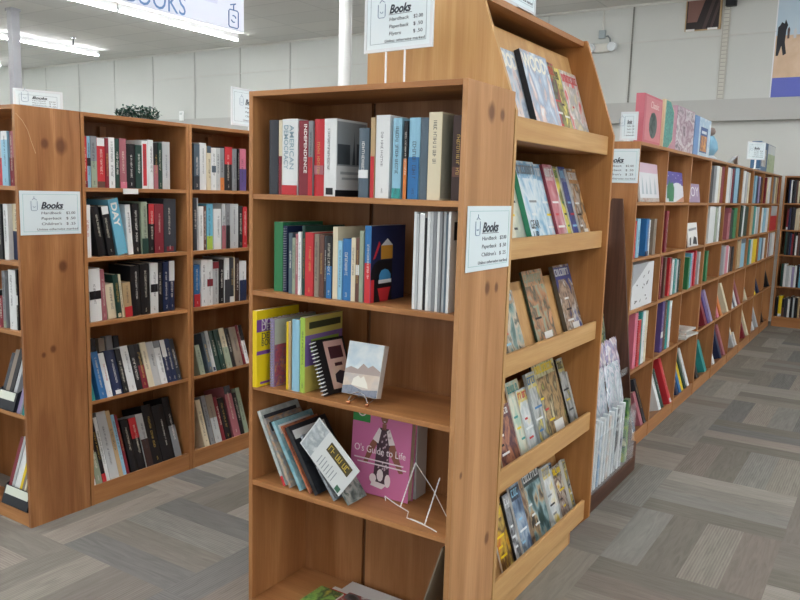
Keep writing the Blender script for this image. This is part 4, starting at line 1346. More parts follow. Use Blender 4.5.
def mag(shelf, x0, x1, yt, pal, desc, layer=0, mast=None, mcol='w', thick=.004, w_full=None, tag_label=False, edge=None):
    z0 = LEDGE[shelf][0] + .0168
    zl = LEDGE[shelf][1]
    ang = 18 * D2R
    base = -1.092 + .004 + thick / math.cos(ang)
    xx = base - (zl - z0) * math.tan(ang)
    s0, s1 = along('X', xx, x0, zl), along('X', xx, x1, zl)
    s0 = max(s0, RY0 + .014); s1 = min(s1, RY1 - .022)
    w = w_full or (s1 - s0)
    w = min(w, RY1 - .022 - s0)
    tk = max(.0012, thick) + .0012
    near = sorted((b0, b1) for (sh_, a0, a1, b0, b1) in RACKED if sh_ == shelf and a0 < s0 + w + .0005 and s0 - .0005 < a1)
    back = 0
    for b0, b1 in near:
        if back + tk <= b0: break
        back = max(back, b1)
    RACKED.append((shelf, s0, s0 + w, back, back + tk))
    base = -1.092 + .004 + (back + thick) / math.cos(ang)
    zt = None
    for h in [x * .002 for x in range(60, 160)]:
        p = Vector((base - h * math.sin(ang), s0, z0 + h * math.cos(ang))) - EYEV
        y = 300 - F_PX * AY.dot(p) / AF.dot(p)
        if y <= yt: break
    ceilz = (2.125 if shelf == 0 else LEDGE[shelf - 1][0] + .004) - .004
    h = min(h, (ceilz - z0) / math.cos(ang))
    ex = {0: 'top ledge', 1: 'second ledge', 2: 'third ledge', 3: 'fourth ledge', 4: 'bottom ledge'}[shelf]
    o = MB().box(0, w, 0, .0006, 0, h).build('magazine', photo(PALM[pal], 13, stretch=(1.6, 1, .8)))
    tag(o, desc + ', ' + ex + ' of rack', 'magazine', GM)
    o.location = (base, s0, z0 + max(.0012, thick) * math.sin(ang) + .0004); o.rotation_euler = (-ang, 0, RZ)
    MB().box(.0002, w - .001, .0007, max(.0012, thick), .0005, h - .0008).build('page_block', plain(edge, .6) if edge else WHITEPAPER, o)
    mb = MB()
    mb.quad((.003, -.0003, h * .8), (w - .003, -.0003, h * .8), (w - .003, -.0003, h * .97), (.003, -.0003, h * .97), 0)
    if mast is None:
        mb.build('masthead', photo([PALM[pal][0], PALM[pal][-1], PALM[pal][1]], 60, stretch=(1, 1, .4)), o)
        m2 = MB(); r = random.Random(int(x0 * 7) + shelf)
        xx = .008; hh = h * .1
        while xx < w - .02:
            ww = r.uniform(.010, .018)
            m2.box(xx, xx + ww * .35, -.0008, -.0004, h * .85, h * .85 + hh); 
            if r.random() < .7: m2.box(xx, xx + ww, -.0008, -.0004, h * .85 + hh * .8, h * .85 + hh)
            if r.random() < .7: m2.box(xx, xx + ww, -.0008, -.0004, h * .85, h * .85 + hh * .2)
            if r.random() < .5: m2.box(xx + ww * .65, xx + ww, -.0008, -.0004, h * .85, h * .85 + hh)
            xx += ww + .004
        m2.build('cover_lettering', cov(mcol), o)
        for i in range(3):
            zz = h * (.22 + .15 * i); x_ = r.uniform(.005, w * .3)
            MB().box(x_, min(w - .004, x_ + r.uniform(.02, .07)), -.0006, -.0003, zz, zz + .008).build('cover_line', cov(mcol if i != 1 else r.choice('w k y r'.split())), o)
    else:
        mb.build('masthead', photo([PALM[pal][1], PALM[pal][2], PALM[pal][0]], 30), o)
        text_mesh('cover_lettering', mast, h * .24, plain('e6e2d2', .4), o, (.006, -.0006, h * .79), (PI / 2, 0, 0), bold=.03, width=min(w - .012, .2))
    if tag_label:
        MB().box(w * .4, w * .8, -.0007, -.0003, h * .03, h * .19).build('address_label', WHITEPAPER, o)
    return o


# ledge, px left, px right (at the board's upper edge), py top, palette ...
mag(0, 508, 531.2, 45, 'wood1', 'blue grey magazine half hidden behind the bookcase', 1, 'WOOD', thick=.016, edge='25272b')
mag(0, 532, 557.5, 50, 'wood2', 'pale magazine with big white masthead, centre of', 1, 'WOOD', thick=.022, edge='25272b')
mag(0, 558.6, 569, 56, 'dark', 'black and red magazine right of the big pale one', 0, thick=.02, w_full=.10, mcol='r', edge='1b1c1f')
mag(0, 566.5, 575, 58, 'yel', 'yellow striped magazine', 1.1, w_full=.08, mcol='k', thick=.006)
mag(0, 574.5, 590, 60, 'redw', 'red and white magazine at the far end', 2, mcol='r', thick=.008)
mag(1, 511, 526.3, 160, 'cream', 'pale magazine with a dark figure at the near end', 0, thick=.012, edge='3f9a78', mcol='dgy')
o = mag(1, 527.5, 546, 160, 'blue', 'white and blue lettered catalog with green edge', 1.3, thick=.02, edge='3f9a78', mcol='gy')
text_mesh('cover_slogan', 'GEAR', .045, cov('k'), o, (.012, -.0008, .07), (PI / 2, 0, 0), width=.075)
text_mesh('cover_slogan', 'UP', .045, cov('k'), o, (.018, -.0008, .03), (PI / 2, 0, 0), width=.045)
mag(1, 542.5, 549, 163, 'cream', 'cream magazine, third from the near end', .5, w_full=.07, thick=.008, mcol='sl')
mag(1, 546.5, 556, 163, 'blue', 'pale blue magazine, fourth from the near end', 1.5, w_full=.08, thick=.008, mcol='w')
mag(1, 553.5, 561, 160, 'maroon', 'maroon edged magazine', .5, w_full=.09, thick=.012, edge='8f3f4c', mcol='w')
mag(1, 560, 571, 161, 'blue', 'pale blue picture magazine between maroon and navy ones', 1.9, w_full=.08, thick=.010, mcol='sl')
mag(1, 567.5, 574, 166, 'yel', 'green and yellow magazine', .2, w_full=.07, thick=.008, mcol='g')
mag(1, 570.5, 580, 167, 'navy', 'navy blue magazine beside the tan horse one', 1.4, w_full=.075, thick=.008, mcol='lb')
mag(1, 576, 592.6, 169.5, 'horse', 'tan and brown magazine with white label at the far end', 2.6, thick=.010, tag_label=True)
mag(2, 500, 523.2, 296, 'tealc', 'dark teal magazine at the near end', 0, thick=.006, mcol='lb')
mag(2, 536, 555, 273, 'grn', 'green woodworking magazine with orange picture and white label', 0, thick=.010, tag_label=True, mcol='sage', edge='2f4638')
mag(2, 566, 585, 268, 'bluec', 'blue and brown magazine with white label at the far end', 0, thick=.018, tag_label=True, mcol='w', edge='5c5648')
mag(3, 500, 517.5, 412, 'pur', 'brown and purple magazine at the near end', 0, thick=.006)
mag(3, 518.5, 528, 385, 'mint', 'pale mint magazine with yellow stripes', 0, w_full=.11, thick=.006, mcol='t')
mag(3, 525, 536, 392, 'lite', 'pale grey magazine overlapping the mint one', 1.0, w_full=.10, thick=.006, mcol='r')
mag(3, 535, 543.5, 376, 'gyc', 'blue and yellow lettered magazine', 1.9, w_full=.09, thick=.012, mcol='b', edge='a9b2b5')
mag(3, 545, 566, 366, 'gyb', 'olive brown woodworking magazine with white label', 0, thick=.010, tag_label=True, mcol='y', edge='26241f')
mag(3, 568, 579, 361, 'gyc', 'grey magazine with yellow strip', 0, w_full=.12, thick=.012, mcol='dgy', edge='26241f')
mag(3, 573, 584, 372, 'redb', 'dark red and brown magazine at the far end', 1.6, thick=.008, mcol='tan')
mag(4, 499, 510.3, 512, 'org', 'orange and yellow magazine at the near end', 0, thick=.008, mcol='y')
mag(4, 511, 518, 498, 'bw', 'black and white magazine', .2, w_full=.06, thick=.012, mcol='w', edge='1b1c1f')
mag(4, 515.5, 526, 489, 'bluek', 'blue black magazine', 1.6, w_full=.085, thick=.010, mcol='lb')
mag(4, 524, 534, 480, 'stripe', 'brown striped magazine', .6, w_full=.08, thick=.010, mcol='tan')
mag(4, 532.5, 549, 476, 'tealdk', 'dark teal workshop magazine in the middle', 1.8, thick=.010, mcol='w', edge='c9ccce')
mag(4, 548.5, 555, 470, 'lite', 'pale magazine right of the dark teal one', .4, w_full=.08, thick=.014, mcol='gy')
mag(4, 553, 560, 468, 'bluek', 'dark blue magazine with pale edge', 1.7, w_full=.08, thick=.008, mcol='lb', edge='c9ccce')
mag(4, 557.5, 575, 470, 'ybw', 'white and yellow magazine with brown picture', 2.8, thick=.010, mcol='y')
mag(4, 566, 579, 462, 'gyc', 'grey magazine at the far end', .0, thick=.016, mcol='sl')

# ================================================================== DARK STAND WITH CLEAR POCKETS
t = empty('literature_stand', (0, 0, 0), 0, 'dark brown tiered stand with clear pockets beside the magazine rack', 'display stand')
SY0, SY1 = 3.24, 4.28
MB().prism([(-1.5, 0), (-1.17, 0), (-1.15, .19), (-1.292, 1.52), (-1.35, 1.52), (-1.5, 1.2)], 'Y', SY1 - .018, SY1).build('end_panel', BROWN['Z'], t)
MB().prism([(-1.5, 0), (-1.17, 0), (-1.155, .16), (-1.30, 1.3), (-1.355, 1.3), (-1.5, 1.1)], 'Y', SY0, SY0 + .018).build('end_panel', BROWN['Z'], t)
MB().prism([(-1.42, .1), (-1.405, .1), (-1.392, 1.28), (-1.407, 1.28)], 'Y', SY0 + .018, SY1 - .018).build('back_board', BROWN['Y'], t)
MB().box(-1.40, -1.12, SY0 + .018, SY1 - .018, 0, .165).build('base_box', BROWN['Y'], t)
MB().box(-1.1195, -1.05, SY0 + .018, 3.985, .155, .172).build('ledge_board', BROWN['Y'], t)
tiers = [(.175, -1.058, .25, .058), (.345, -1.095, .09, .085), (.545, -1.201, .04, .07), (.69, -1.279, .03, .06)]
for i, (z, xf, hgt, dep) in enumerate(tiers):
    y0, y1 = SY0 + .02, (3.97, 4.09, SY1 - .022, SY1 - .022)[i]
    mb = MB()
    mb.box(xf, xf + .003, y0, y1, z, z + hgt)
    mb.box(xf - dep, xf, y0, y1, z, z + .003)
    if i == 0:
        mb.box(xf - dep, xf, y1 - .003, y1, z + .003, z + hgt)
        mb.box(xf - dep, xf, y0, y0 + .003, z + .003, z + hgt)
    mb.build('clear_pocket', ACRYLIC, t)
pk = [ # tier, px0, px1, y top, palette, label, cat
    (3, 599, 613, 311, ['7a9a6a', 'c9c48a', '4c6a5c', '8fa3a0', 'd6d08f'], 'green and yellow bagged booklet in the top pocket of the dark stand', 4),
    (2, 596, 621, 345, ['d8d3da', 'b9a3b8', '8f8fb0', 'e2dfe0', 'c4b0b8'], 'bagged colourful flyer bundle in the upper middle pocket', 5),
    (1, 594, 627, 374, ['c9d3d8', 'a9b8c0', 'd3cfd8', '8fa3b0', 'dfe4e6'], 'bagged pale blue newspaper bundle in the lower middle pocket', 5),
]
from mathutils import noise as mnoise


def bundle(name, x, y0, y1, z0, z1, mat, lab, cat, seed, th=.03):
    """a plump plastic-wrapped bundle: a crumpled pillow"""
    nu, nv = 14, 12
    mb = MB()
    idx = {}
    for side in (0, 1):
        for i in range(nu + 1):
            for j in range(nv + 1):
                u, v = i / nu, j / nv
                edge = min(u, 1 - u, v, 1 - v)
                puff = th * min(1, edge * 6) ** .5
                nn = mnoise.noise(Vector((u * 5 + seed, v * 4, seed * 1.7 + side)))
                xx = x + (puff if side else -puff * .3) * (1 + .8 * nn) - (v * (z1 - z0)) * .18
                zz = z0 + v * (z1 - z0) + (.02 * mnoise.noise(Vector((u * 7, seed, 1))) if v > .95 else 0)
                yy = y0 + u * (y1 - y0) + .012 * mnoise.noise(Vector((v * 5, seed, u * 3)))
                idx[side, i, j] = mb.pts([(xx, yy, zz)])
    for side in (0, 1):
        for i in range(nu):
            for j in range(nv):
                q = [idx[side, i, j], idx[side, i + 1, j], idx[side, i + 1, j + 1], idx[side, i, j + 1]]
                mb.face(q if side else q[::-1])
    for i in range(nu):
        for j, rev in ((0, 0), (nv, 1)):
            q = [idx[0, i, j], idx[0, i + 1, j], idx[1, i + 1, j], idx[1, i, j]]; mb.face(q[::-1] if rev else q)
    for j in range(nv):
        for i, rev in ((0, 1), (nu, 0)):
            q = [idx[0, i, j], idx[0, i, j + 1], idx[1, i, j + 1], idx[1, i, j]]; mb.face(q if rev else q[::-1])
    o = mb.build(name, mat, smooth=True)
    return tag(o, lab, cat)


BUN = {3: (-1.315, 3.75, 4.245, .905), 2: (-1.233, 3.60, 4.25, .755), 1: (-1.138, 3.30, 4.075, .665)}
for ti, px0, px1, yt, pal, lab, n in pk:
    z, xf, hg, _d = tiers[ti]
    xm, ya0, yb0, ztop = BUN[ti]
    parts = 3 if ti < 3 else 1
    for q in range(parts):
        ya = ya0 + (yb0 - ya0) * q / parts; yb = ya0 + (yb0 - ya0) * (q + 1) / parts - .016
        ll = lab if parts == 1 else lab + ', ' + ['nearest', 'middle', 'farthest'][q]
        bundle('flyer_bundle', xm, ya, yb, z + .004, ztop - .02 * (q == 0), photo(pal, 16, .2, stretch=(1, 2.2, .8)), ll, 'flyer bundle', ti * 7 + q * 3 + 1, .014 if ti == 1 else .014)['group'] = 'bagged flyers in the dark stand'
# magazines standing in the bottom pocket
z, xf, hg, _d = tiers[0]
cols = [('8fb0c8', 'pale blue'), ('c9d0d3', 'white'), ('b9c4ca', 'pale grey'), ('6a9ac0', 'sky blue'), ('d6d9da', 'off-white'), ('a9bcc8', 'misty blue'), ('c3a58c', 'tan'), ('d2d8da', 'chalk white'), ('9fb4c0', 'dull blue'), ('20242c', 'black'), ('e0e3e3', 'bright white'), ('2a3550', 'navy')]
for i, (c, w_) in enumerate(cols):
    yy = 3.275 + i * .043
    t2 = MB().box(0, .028, 0, .024, 0, .31 + .008 * (i % 3)).build('magazine', photo([c, 'd3d9db', c], 10))
    t2.rotation_euler = (0, 4 * D2R, RZ)
    t2.location = (xf - .006, yy, z + .006)
    tag(t2, '%s magazine, %s along in the clear bottom pocket of the dark stand' % (w_, ORD[i + 1]), 'magazine', 'magazines in the clear bottom pocket')
t2 = MB().box(0, .045, 0, .024, 0, .33).build('activity_book', photo(['c9c43a', '6a9a4a', '2c5a4a', 'd6d9b0'], 14))
t2.location = (xf - .005, 3.83, z + .0035)
t2.rotation_euler = (0, 0, RZ)
tag(t2, 'green and yellow activity book standing tallest in the clear bottom pocket', 'book')

# ================================================================== RIGHT-HAND ROW
G6 = 'books in the long right-hand row'
WR = ['%s bay, long right row' % ORD[i] for i in range(1, 10)]
WR = ['%s bay of right row' % ORD[i] for i in range(1, 10)]
SN = ['top shelf', 'second shelf', 'third shelf', 'fourth shelf', 'bottom shelf']
RD = {
    (0, 3): [(712, 714.7, 166, 'gy'), (715, 717.8, 166, 'w'), (718, 720.3, 167, 'c'), (720.6, 723.6, 167, 'dr')],
    (0, 4): [(726.4, 729.6, 168, 'w'), (730, 731.8, 169, 'lg'), (732, 733.4, 169, 'dr'), (733.6, 735, 169, 'n'), (735.2, 739.3, 168, 'lb'), (739.5, 741, 170, 'k')],
    (0, 5): [(742.8, 745, 171, 'w'), (745.2, 747, 172, 'lg'), (747.2, 748.8, 173, 'c')],
    (0, 6): [(754.4, 756.4, 176, 'lb'), (756.6, 759, 177, 'n'), (759.2, 760.8, 177, 'lav'), (761, 762.4, 178, 'dbn')],
    (0, 7): [(766.2, 767.6, 178, 'dr'), (767.8, 770, 178, 'c'), (770.2, 772, 178, 'w'), (772.2, 773.6, 178, 'lg')],
    (0, 8): [(774.8, 776.4, 178, 'gy'), (776.6, 778.6, 178, 'c'), (778.8, 780.4, 178, 'tan'), (780.6, 782.4, 178, 'dr')],
    (1, 0): [(633.6, 635.4, 221, 'r'), (635.6, 639.4, 219, 'lb'), (640, 648, 219, 'b', 0, 'B=n'), (648.3, 649.4, 220, 'w'), (649.8, 656, 219, 'taupe')],
    (1, 1): [(663, 667.8, 211, 'dr')],
    (1, 3): [(708.6, 713, 206.5, 'w'), (713.2, 716, 207, 'w'), (716.2, 718.2, 208, 'sage'), (718.4, 720.4, 206.5, 'w'), (720.6, 722, 212, 'k')],
    (1, 4): [(727, 729.6, 208, 'rose', 0, 'T=dr'), (729.8, 732.6, 210, 'dg'), (732.8, 736, 208, 'g')],
    (1, 5): [(738.6, 741, 204, 'dg', 5), (741.2, 742.6, 205, 'w', 5), (742.8, 747, 204, 'dg', 5)],
    (1, 6): [(750, 752.4, 206, 'tan'), (752.6, 754.6, 206, 't'), (754.8, 756.4, 207, 'w'), (756.6, 758.4, 207, 'lg')],
    (1, 7): [(761.4, 763.2, 208, 'w'), (763.4, 765.6, 208, 'lb'), (765.8, 768.4, 208, 'w')],
    (1, 8): [(770, 778, 206, 'r', 0, 'T2=lg')],
    (2, 1): [(660.2, 662, 256, 'dr'), (662.2, 666.2, 257, 'bn'), (666.6, 672.2, 257, 'r', 0, 'T=dr'), (672.5, 675.4, 259, 'w'), (675.8, 678.6, 258, 't'), (678.8, 681, 259, 'lg'), (681.2, 683.6, 258, 'dg')],
    (2, 2): [(685.2, 689.8, 257, 'g', 0, '', {'set': -.012}), (690.2, 692.6, 253, 'sky'), (692.8, 695, 252, 'p'), (695.2, 699, 250, 'r'), (699.6, 703.6, 251, 'lg')],
    (2, 3): [(705.6, 707.6, 251, 'g')],
    (2, 4): [(721, 724.8, 246, 'gy'), (725, 726.6, 246, 'lg'), (726.8, 730, 245, 'p'), (730.2, 731.4, 246, 'w'), (731.6, 734, 246, 'bn'), (734.3, 737, 246, 'k')],
    (2, 5): [(737.6, 741.8, 241, 'tan', -4), (742.2, 747.4, 238, 'lb', 0, 'T=sl')],
    (2, 6): [(747.2, 748.4, 240, 'n'), (748.6, 750.2, 240, 't'), (750.4, 752, 239, 'w'), (752.2, 757, 239, 'y')],
    (2, 7): [(758.4, 760.2, 238, 'lb'), (760.4, 762.2, 238, 'sl'), (762.4, 764.2, 238, 'w')],
    (2, 8): [(766, 767.6, 232, 'w'), (767.8, 769.2, 232, 'dr'), (769.4, 771, 231, 'lg'), (771.2, 774, 231, 'w')],
    (3, 0): [(627.8, 635.8, 313, 'p', 0, 'N', {'name': 'spiral_notebook'}), (636.2, 638.8, 320, 'r'), (639, 640.8, 312, 't'), (641, 644, 311, 'w'), (644.3, 646.5, 311, 'c')],
    (3, 1): [(657, 662, 301, 'pu', 0, 'Q=w'), (662.3, 665, 302, 'bn'), (665.2, 667.2, 301, 't'), (667.4, 670, 301, 'w')],
    (3, 3): [(705.4, 708.2, 296, 'dr', -15), (708.5, 711.6, 290, 'pu', -16), (711.9, 714.5, 289, 'lav', -16)],
    (3, 4): [(716, 719.6, 297, 'p', -13), (720, 722.8, 290, 'o', -13), (723, 728.6, 283, 'c', -14)],
    (3, 5): [(731.4, 733.8, 287, 'w', -9), (734, 735.2, 286, 'n', -9), (735.4, 738, 283, 'w', -9), (738.3, 741.3, 277, 'rose', -10)],
    (3, 6): [(741.6, 747.6, 275, 'c', -10, 'M=dgy')],
    (3, 7): [(749, 752, 272, 't', -10), (752.3, 756, 284, 'y', -10), (756.2, 759.2, 277, 'n', -10)],
    (3, 8): [(766.5, 769.6, 268, 'k', -15)],
    (4, 0): [(629.4, 632.4, 383, 'r', -12), (633, 635.4, 396, 'w', -12), (635.6, 637.6, 398, 'n', -12), (638.2, 646.4, 390, 'rose', -12, 'N'), (646.8, 649, 377, 'dgy', -12)],
    (4, 1): [(657, 661.6, 369, 'w', -13), (662, 664.2, 369, 'dg', -13), (664.6, 672, 358, 'r', -13, 'S=w', {'set': -.025})],
    (4, 2): [(675.6, 679.2, 360, 'n', -12), (679.5, 682, 358, 'b', -12), (682.2, 684, 354, 'y', -12), (684.2, 686.8, 350, 'dg', -12), (687, 689.6, 348, 'w', -12)],
    (4, 3): [(696.5, 699, 346, 'k', -12), (699.5, 706.5, 340, 't', -12)],
    (4, 4): [(712.4, 715.8, 340, 'w', -13), (716.4, 723.6, 324, 'n', -14), (724, 727.4, 323, 'rose', -14)],
    (4, 5): [(730, 737, 317, 'lg', -12, 'M=c'), (737.4, 740, 330, 'w', -12)],
    (4, 6): [(742, 746.4, 316, 'dr', -10), (746.8, 750, 309, 'c', -11)],
    (4, 7): [(751.2, 754.6, 310, 'w', -9, 'M=k'), (754.8, 758.4, 300, 'lg', -9)],
    (4, 8): [(761.4, 764, 310, 'dbn', -9)],
}
for (sh, bay), items in sorted(RD.items()):
    lo_, hi_ = RY[bay] + .0105, RY[bay + 1] - .0105
    if bay == 0: lo_ = RY[0] + .0185
    if bay in (3, 6): lo_ = RY[bay] + .0195
    if bay in (2, 5, 8): hi_ = RY[bay + 1] - .0188
    rr_ = shelf_row('X', R_X, Z[sh], lo_, hi_, zceil(Z[sh]), items, SN[sh] + ', ' + WR[bay], G6, setback=.012, detail=2 if bay < 3 else 1,
                    slant=SLANT if (sh == 4 or (sh == 3 and bay > 2)) else 0, cap=(.06 if bay < 3 else .085) if (bay < 3 or sh > 2) else None)
    if (sh, bay) == (3, 0):
        spiral(*rr_[0], plain('c9a0a8', .3), .007, 22); rr_[0][0]['category'] = 'notebook'

# face-out picture books and boxes on the right row
def face_out(name, px0, px1, yt, z, xp, th, quads, mats, lab, cat='book', back=8, base=None, bay=None):
    s0, s1 = along('X', xp, px0, z), along('X', xp, px1, z)
    k_ = max(i for i in range(9) if RY[i] < (s0 + s1) / 2)
    s0, s1 = max(s0, RY[k_] + .02), min(s1, RY[k_ + 1] - .0195)
    h = rise('X', xp, (s0 + s1) / 2, yt) - z
    o = MB().box(0, s1 - s0, 0, th, 0, h).build(name, base or WHITEPAPER)
    o.location = (xp, s0, z + .0008 + th * math.sin(back * D2R)); o.rotation_euler = (-back * D2R, 0, RZ)
    tag(o, lab, cat)
    mb = MB(); w = s1 - s0
    for poly, mi, lay in quads:
        ypoly(mb, [(a * w, b * h) for a, b in poly], -.0004 - .0003 * lay, mi)
    if quads: mb.build('cover_art', mats, o)
    return o, w, h


def circ(cx, cy, rx, ry, n=14):
    return [(cx + rx * math.cos(2 * PI * i / n), cy + ry * math.sin(2 * PI * i / n)) for i in range(n)]


face_out('picture_book', 640.5, 659.5, 163.5, Z[0], R_X - .03, .012, [(rect(0, 1, 0, 1), 0, 0), (rect(0, 1, .75, 1), 1, 1)] +
         [([(x - .06, .2), (x + .06, .2), (x, .2 + hh)], 2, 1) for x, hh in ((.15, .5), (.35, .4), (.55, .5), (.8, .45))] + [(rect(0, 1, 0, .1), 3, 1)],
         [plain('dfe2e6', .4), plain('d6bccb', .4), plain('b3c0c6', .4), photo(['8c8f8a', 'c9c2ba', 'a0766c'], 40)], 'face-out picture book with snowy pale trees, top shelf of right row')
face_out('picture_book', 666, 688, 172, Z[0], R_X - .03, .014, [(rect(0, 1, .55, 1), 0, 0), (rect(0, 1, 0, .55), 1, 0), (circ(.66, .45, .31, .2), 1, 1), ([(.05, .12), (.1, .5), (.2, .62), (.25, .74), (.3, .6), (.42, .66), (.48, .45), (.42, .1)], 2, 2), (rect(.15, .4, .02, .12), 2, 2),
         ([(.5, .0), (1, 0), (1, .2)], 3, 1)] + [(circ(x, y, .02, .02, 6), 1, 2) for x, y in ((.2, .85), (.45, .9), (.6, .8), (.75, .9), (.9, .75), (.85, .6))],
         [plain('5d55a0', .4), plain('d9dfe6', .4), plain('2f7d52', .4), plain('c9957a', .4)], 'face-out picture book with purple sky and green shape, top shelf of right row')
o, w, h = face_out('picture_book', 689, 700, 184, Z[0], R_X - .03, .012, [], [], 'small lavender face-out book in third bay of right row', base=plain('a793b0', .4))
text_mesh('cover_lettering', 'JOY', .1, plain('efeef0', .4), o, (w * .04, -.001, h * .32), (PI / 2, 0, 0), width=w * .9)
o, w, h = face_out('picture_card', 688.6, 698, 223, Z[1], R_X - .02, .01, [], [], 'white face-out book with black sketch in third bay of right row')
mb = MB()
ypoly(mb, [(w * .1, h * .05), (w * .25, h * .05), (w * .3, h * .4), (w * .15, h * .35)], -.0006, 0)
ypoly(mb, [(w * .45, h * .1), (w * .9, h * .04), (w * .85, h * .35), (w * .6, h * .42)], -.0006, 0)
ypoly(mb, [(w * .1, h * .65), (w * .9, h * .7), (w * .9, h * .8), (w * .1, h * .75)], -.0006, 1)
mb.build('cover_art', [plain('2a2c30', .4), plain('8b8f94', .4)], o)
# white leaf-patterned slipcase
s0, s1 = along('X', R_X - .012, 631, Z[2]), along('X', R_X - .012, 651.5, Z[2])
sl0 = max(RY[0] + .03, s0); s1 = min(s1, RY[1] - .012)
o = MB().box(0, s1 - sl0, 0, .075, 0, .262).build('slipcase_book', plain('dcdfe1', .45), bevel=.002)
o.location = (R_X - .014, sl0, Z[2] + .0005); o.rotation_euler = (0, 0, RZ)
tag(o, 'white slipcase printed with dark leaves, third shelf of first right bay', 'book')
mb = MB(); rl = random.Random(4); ww = s1 - sl0
ypoly(mb, [(0, .262), (0, .135), (ww * .72, .262)], -.0004, 1)
for i in range(15):
    cx_, cz_, a_ = rl.uniform(.02, ww * .8), rl.uniform(.02, .24), rl.uniform(-.5, .7)
    c_, s_ = math.cos(a_), math.sin(a_)
    ypoly(mb, [(cx_ + x_ * c_ - y_ * s_, cz_ + x_ * s_ + y_ * c_) for x_, y_ in ((-.018, 0), (0, -.006), (.018, 0), (0, .006))], -.0007, 0)
mb.build('cover_art', [plain('3a3d42', .4), plain('a5a8ac', .45)], o)
# slumped flat booklets in the third bay of the fourth shelf
zz = Z[3] + .0005
for i, (c, lab, a) in enumerate([('7da3a0', 'teal edged', 4), ('d6d8d4', 'white', -8), ('c9a48f', 'salmon', 10), ('e0dedb', 'crumpled white', -3)]):
    t2 = MB().box(0, .25, 0, .2, 0, .014).build('booklet', photo([c, 'd6d3cc', c], 14))
    t2.location = (R_X + .02 - .004 * i, RY[2] + .15 + .02 * i, zz); t2.rotation_euler = (0, 0, RZ + a * D2R)
    tag(t2, '%s booklet, %s up in the flat pile on fourth shelf of right row' % (lab, ORD[i + 1]), 'booklet', 'flat booklets on the right row')
    zz += .0146

# things standing on top of the right row
TZ = TOPZ + .0005
def toprow(px, z=TOPZ, x=-1.26): return along('X', x, px, z)
y0, y1 = 4.44, 4.845
t = empty('boxed_set', (-1.262, y0 + .01, TZ), RZ, 'pink boxed book with ornate tree print, first on top of right row', 'book')
MB().box(0, .38, 0, .05, 0, .275).build('box_body', plain('c06a76', .45), t, bevel=.002)
mb = MB()
ypoly(mb, [(.04, .02), (.36, .02), (.36, .262), (.04, .262)], -.0004, 0)
ypoly(mb, circ(.2, .11, .085, .075), -.0007, 1)
for i in range(16):
    a_ = rl.uniform(0, 2 * PI); q = rl.uniform(.02, .075)
    ypoly(mb, circ(.2 + q * math.cos(a_), .11 + q * .9 * math.sin(a_), .014, .012, 8), -.001, 2)
mb.build('cover_art', [plain('c97f84', .4), plain('5d6a68', .5), plain('45544f', .5)], t)
text_mesh('cover_lettering', 'Classic', .055, plain('ecdcd8', .4), t, (.13, -.001, .205), (PI / 2, 0, 0), width=.17)
t = empty('boxed_set', (-1.262, 4.89, TZ), RZ, 'teal patterned hexagonal gift book, second on top of right row', 'book')
MB().prism([(0, 0), (.12, 0), (.23, .055), (.23, .235), (.13, .29), (0, .29)], 'Y', 0, .022).build('box_body', plain('d8c6a2', .5), t)
mb = MB(); ypoly(mb, [(.012, .004), (.12, .004), (.226, .06), (.226, .23), (.13, .285), (.03, .285)], -.0005, 0)
mb.build('cover_art', [photo(['2f8a80', '4fa397', '1f6f66', '7dbcae'], 45)], t)
t = empty('boxed_set', (-1.262, 5.20, TZ), RZ, 'purple and white swirl printed book, third on top of right row', 'book')
MB().box(0, .50, 0, .05, 0, .285).build('box_body', plain('b795a4', .5), t)
mb = MB(); ypoly(mb, [(.004, .004), (.496, .004), (.496, .281), (.004, .281)], -.0005, 0)
mb.build('cover_art', [photo(['6a4a5c', 'd9d3d6', '8a5f74', 'c9bac2', '5c4050'], 5, stretch=(1, 1, 2))], t)
t = empty('boxed_set', (-1.262, 5.73, TZ), RZ, 'blue book with orange glowing picture, fourth on top of right row', 'book')
MB().box(0, .52, 0, .06, 0, .275).build('box_body', plain('86a9cf', .45), t)
mb = MB()
ypoly(mb, [(0, .0), (.52, 0), (.52, .275), (0, .275)], -.0004, 3)
ypoly(mb, [(.0, .0), (.13, 0), (.13, .275), (0, .275)], -.0007, 2)
ypoly(mb, [(.18, .03), (.42, .03), (.42, .21), (.18, .21)], -.0007, 0)
ypoly(mb, [(.2, .04), (.40, .04), (.40, .15), (.2, .15)], -.001, 1)
ypoly(mb, [(.22, .165), (.38, .165), (.38, .185), (.22, .185)], -.001, 4)
mb.build('cover_art', [plain('2f558f', .4), photo(['c4552a', 'e0a03a', '7a2f22', 'd98a3a'], 22), plain('6d93c4', .4), photo(['c9dbe8', 'a9c6dc', 'dfe8ee'], 14), plain('dfe6ee', .4)], t)
t = empty('toy_figure', (-1.29, 6.42, TZ), 0, 'pale blue figurine, fifth on top of the right row', 'figurine')
MB().lathe([(.05, 0), (.055, .012), (.03, .03)], 0, 0, 14).build('base', plain('c9cfd4', .5), t, smooth=True)
MB().lathe([(.03, .03), (.06, .08), (.05, .13), (.022, .18)], 0, 0, 14).build('robe', plain('86b4cc', .5), t, smooth=True)
MB().lathe([(.006, .18), (.028, .195), (.032, .215), (.022, .238), (.004, .245)], 0, 0, 14).build('head', plain('8a7a72', .5), t, smooth=True)
t = empty('folded_card', (-1.29, 7.25, TZ), 30 * D2R, 'small open card lying on top of the right row', 'card')
MB().prism([(0, 0), (.004, 0), (.075, .075), (.071, .078)], 'Y', 0, .10).build('front_leaf', plain('8a8f94', .5), t)
MB().prism([(.075, .0), (.079, 0), (.071, .078), (.067, .075)], 'Y', 0, .10).build('back_leaf', plain('c4b9b4', .5), t)
t = empty('boxed_set', (-1.262, 8.75, TZ), RZ, 'green landscape book with blue spine standing far along top of right row', 'book')
t.rotation_euler = (0, 0, RZ - .0)
